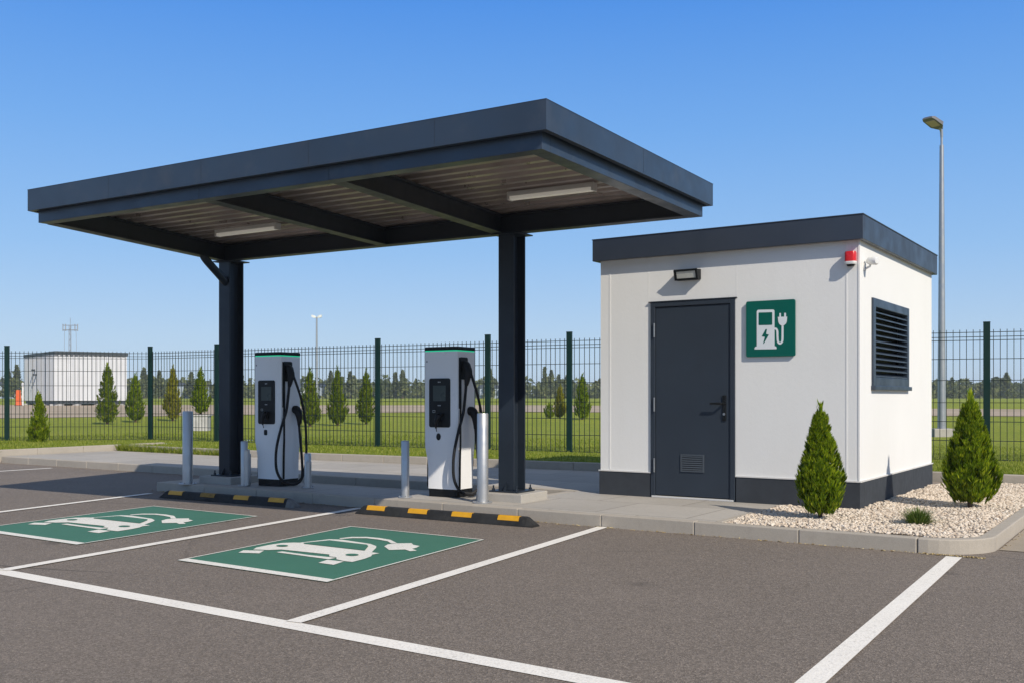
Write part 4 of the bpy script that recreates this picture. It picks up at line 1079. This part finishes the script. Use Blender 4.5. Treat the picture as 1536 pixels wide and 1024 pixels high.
# ------------------------------------------------------------------ far wood and the taller trees that stand out of it
def leaf_crowns(trees, leaf, per, seed):
    g = np.random.default_rng(seed); V_, F_ = [], []; base = 0
    for (x, y, z, h, r, kind) in trees:
        n = int(per * (.6 + h / 10)); t = g.random(n)
        prof = (1 - t) ** .8 if kind == 0 else np.sqrt(np.clip(1 - (2 * t - .9) ** 2 / 1.25, .02, 1))
        a_ = g.random(n) * 6.28; rr = r * prof * np.sqrt(g.random(n)) * (1 + .25 * np.sin(a_ * 3 + t * 11))
        c = np.stack([x + rr * np.cos(a_), y + rr * np.sin(a_), z + .05 * h + t * h * .95], 1)
        s = leaf * (.5 + g.random(n)); e1 = g.standard_normal((n, 3)); e1 /= np.linalg.norm(e1, axis=1)[:, None]
        e2 = np.cross(e1, g.standard_normal((n, 3))); e2 /= np.linalg.norm(e2, axis=1)[:, None]
        e1 *= s[:, None]; e2 *= (s * .6)[:, None]
        V_.append(np.stack([c - e1, c - e2, c + e1, c + e2], 1).reshape(-1, 3)); F_.append(np.arange(4 * n).reshape(-1, 4) + base); base += 4 * n
    return np.concatenate(V_), np.concatenate(F_)
g = np.random.default_rng(77); trees = []
for i in range(900):
    y = 262 + 75 * g.random(); x = (-.66 + 1.32 * g.random()) * y
    k = 0 if g.random() < .55 else 1; h = 4.2 + 2.2 * g.random() ** 2; 
    trees.append((x, y, ground_z(y) - .3, h, (1.5 if k == 0 else 2.2) + .8 * g.random(), k))
v_, f_ = leaf_crowns(trees, .62, 70, 4)
o = np_mesh('far_wood', v_, f_, M['farleaf']); tag(o, 'dark green far wood along the horizon', 'wood', kind='stuff')
def far_tree(px, ytop, D, r, label, seed):
    x = (px - 768) / 1515 * D; z = ground_z(D); h = 1.35 + (595 - ytop) / 1515 * D - z
    t = thing('distant_conifer', (x, D, z), 0, label, 'tree', 'taller conifers above the far wood')
    B = MB(); B.tube([(0, 0, 0), (0, 0, h * .5), (0, 0, h * .97)], [.22, .14, .04], 6); B.build('trunk', M['bark'], t)
    v, f = leaf_crowns([(0, 0, .2, h - .2, r, 0)], .45, 420, seed); np_mesh('crown', v, f, M['farleaf'], parent=t)
for i, (px, yt, D, r, lb) in enumerate([
    (1510, 559, 255, 2.4, 'tall dark conifer above the far wood right of the rightmost fence post'), (1428, 567, 260, 1.3, 'thin conifer above the far wood between lamp pole and broad thuja'),
    (817, 551, 255, 1.0, 'tall thin distant conifer just right of the right column'), (827, 555, 258, 1.2, 'slim distant conifer between the right column and the next post'),
    (838, 562, 262, 1.3, 'lower distant conifer left of the fence post near the kiosk'), (735, 553, 250, 1.4, 'distant conifer behind the post next to the right charger'),
    (604, 556, 255, 1.7, 'distant conifer above the low front bollard'), (593, 559, 258, 1.4, 'shorter distant conifer left of the one above the low front bollard'),
    (525, 558, 260, 1.6, 'distant conifer between the two dark young conifers'), (496, 556, 255, 1.5, 'distant conifer behind the middle dark young conifer'),
    (216, 552, 255, 2.0, 'distant conifer left of the second fence post'), (239, 557, 258, 1.7, 'distant conifer right of the second fence post'),
    (287, 558, 262, 1.9, 'distant conifer left of the left canopy column'), (25, 548, 250, 2.0, 'tall distant conifer left of the white shed'), (12, 554, 255, 2.2, 'distant conifer at the leftmost fence post')]):
    far_tree(px, yt, D, r, lb, 200 + i)

# ------------------------------------------------------------------ light, sky, camera
sun_dir = (U * 1.20 - W * .575 + Vector((0, 0, 1))).normalized()
sd = bpy.data.lights.new('sun', 'SUN'); sd.energy = 4.35; sd.angle = math.radians(.53); sd.color = (1., .915, .785)
so = bpy.data.objects.new('sun', sd); COL.objects.link(so); so.rotation_euler = sun_dir.to_track_quat('Z', 'Y').to_euler(); so.location = (0, -20, 30)
w = bpy.data.worlds.new('World'); scene.world = w; w.use_nodes = True
nt = w.node_tree; nt.nodes.clear()
sky = nt.nodes.new('ShaderNodeTexSky'); sky.sky_type = 'NISHITA'; sky.sun_disc = False
sky.sun_elevation = math.asin(sun_dir.z); sky.sun_rotation = math.atan2(sun_dir.x, sun_dir.y)
sky.air_density = 1.0; sky.dust_density = .2; sky.ozone_density = 3.0; sky.altitude = 0
# clear-day colours by elevation, laid over the Nishita sky
SKY = .10
tc = nt.nodes.new('ShaderNodeTexCoord'); sx = nt.nodes.new('ShaderNodeSeparateXYZ'); nt.links.new(tc.outputs['Generated'], sx.inputs[0])
rp = nt.nodes.new('ShaderNodeValToRGB'); nt.links.new(sx.outputs['Z'], rp.inputs[0])
stops = [(0., (.50, .655, .84)), (.06, (.43, .61, .84)), (.14, (.285, .515, .86)), (.25, (.165, .405, .85)), (.37, (.072, .285, .81)), (.5, (.22, .30, .48)), (1., (.25, .28, .34))]
while len(rp.color_ramp.elements) < len(stops): rp.color_ramp.elements.new(.5)
for e, (p, c) in zip(rp.color_ramp.elements, stops): e.position = p; e.color = (*c, 1)
sc_ = nt.nodes.new('ShaderNodeVectorMath'); sc_.operation = 'SCALE'; sc_.inputs['Scale'].default_value = 1 / SKY; nt.links.new(rp.outputs[0], sc_.inputs[0])
mx = nt.nodes.new('ShaderNodeMix'); mx.data_type = 'RGBA'; mx.clamp_result = False; mx.inputs[0].default_value = .88
nt.links.new(sky.outputs[0], mx.inputs[6]); nt.links.new(sc_.outputs[0], mx.inputs[7])
bg = nt.nodes.new('ShaderNodeBackground'); bg.inputs['Strength'].default_value = SKY
out = nt.nodes.new('ShaderNodeOutputWorld'); nt.links.new(mx.outputs[2], bg.inputs[0]); nt.links.new(bg.outputs[0], out.inputs[0])
cd = bpy.data.cameras.new('camera'); cd.lens = 35.51; cd.sensor_width = 36; cd.sensor_fit = 'HORIZONTAL'; cd.shift_y = .0540; cd.clip_start = .1; cd.clip_end = 6000
co = bpy.data.objects.new('camera', cd); COL.objects.link(co); co.location = (0, 0, 1.35); co.rotation_euler = (PI / 2, 0, 0)
scene.camera = co
vs_ = scene.view_settings; vs_.view_transform = 'Standard'; vs_.look = 'None'; vs_.exposure = .06; vs_.gamma = 1
scene.cycles.max_bounces = 8

# thin summer haze over the field
B = MB(); B.box(-3300, 3300, -60, 2600, -1.2, 14.2)
hz = NT('summer_haze'); hz.t.nodes.remove(hz.b); pv_ = hz.n('ShaderNodeVolumePrincipled'); pv_.inputs['Density'].default_value = .0005; pv_.inputs['Color'].default_value = (.80, .88, .96, 1); pv_.inputs['Anisotropy'].default_value = 0
hz.l(pv_.outputs[0], hz.out.inputs['Volume'])
tag(B.build('haze', hz.m), 'thin pale haze over the field', 'haze', kind='stuff')
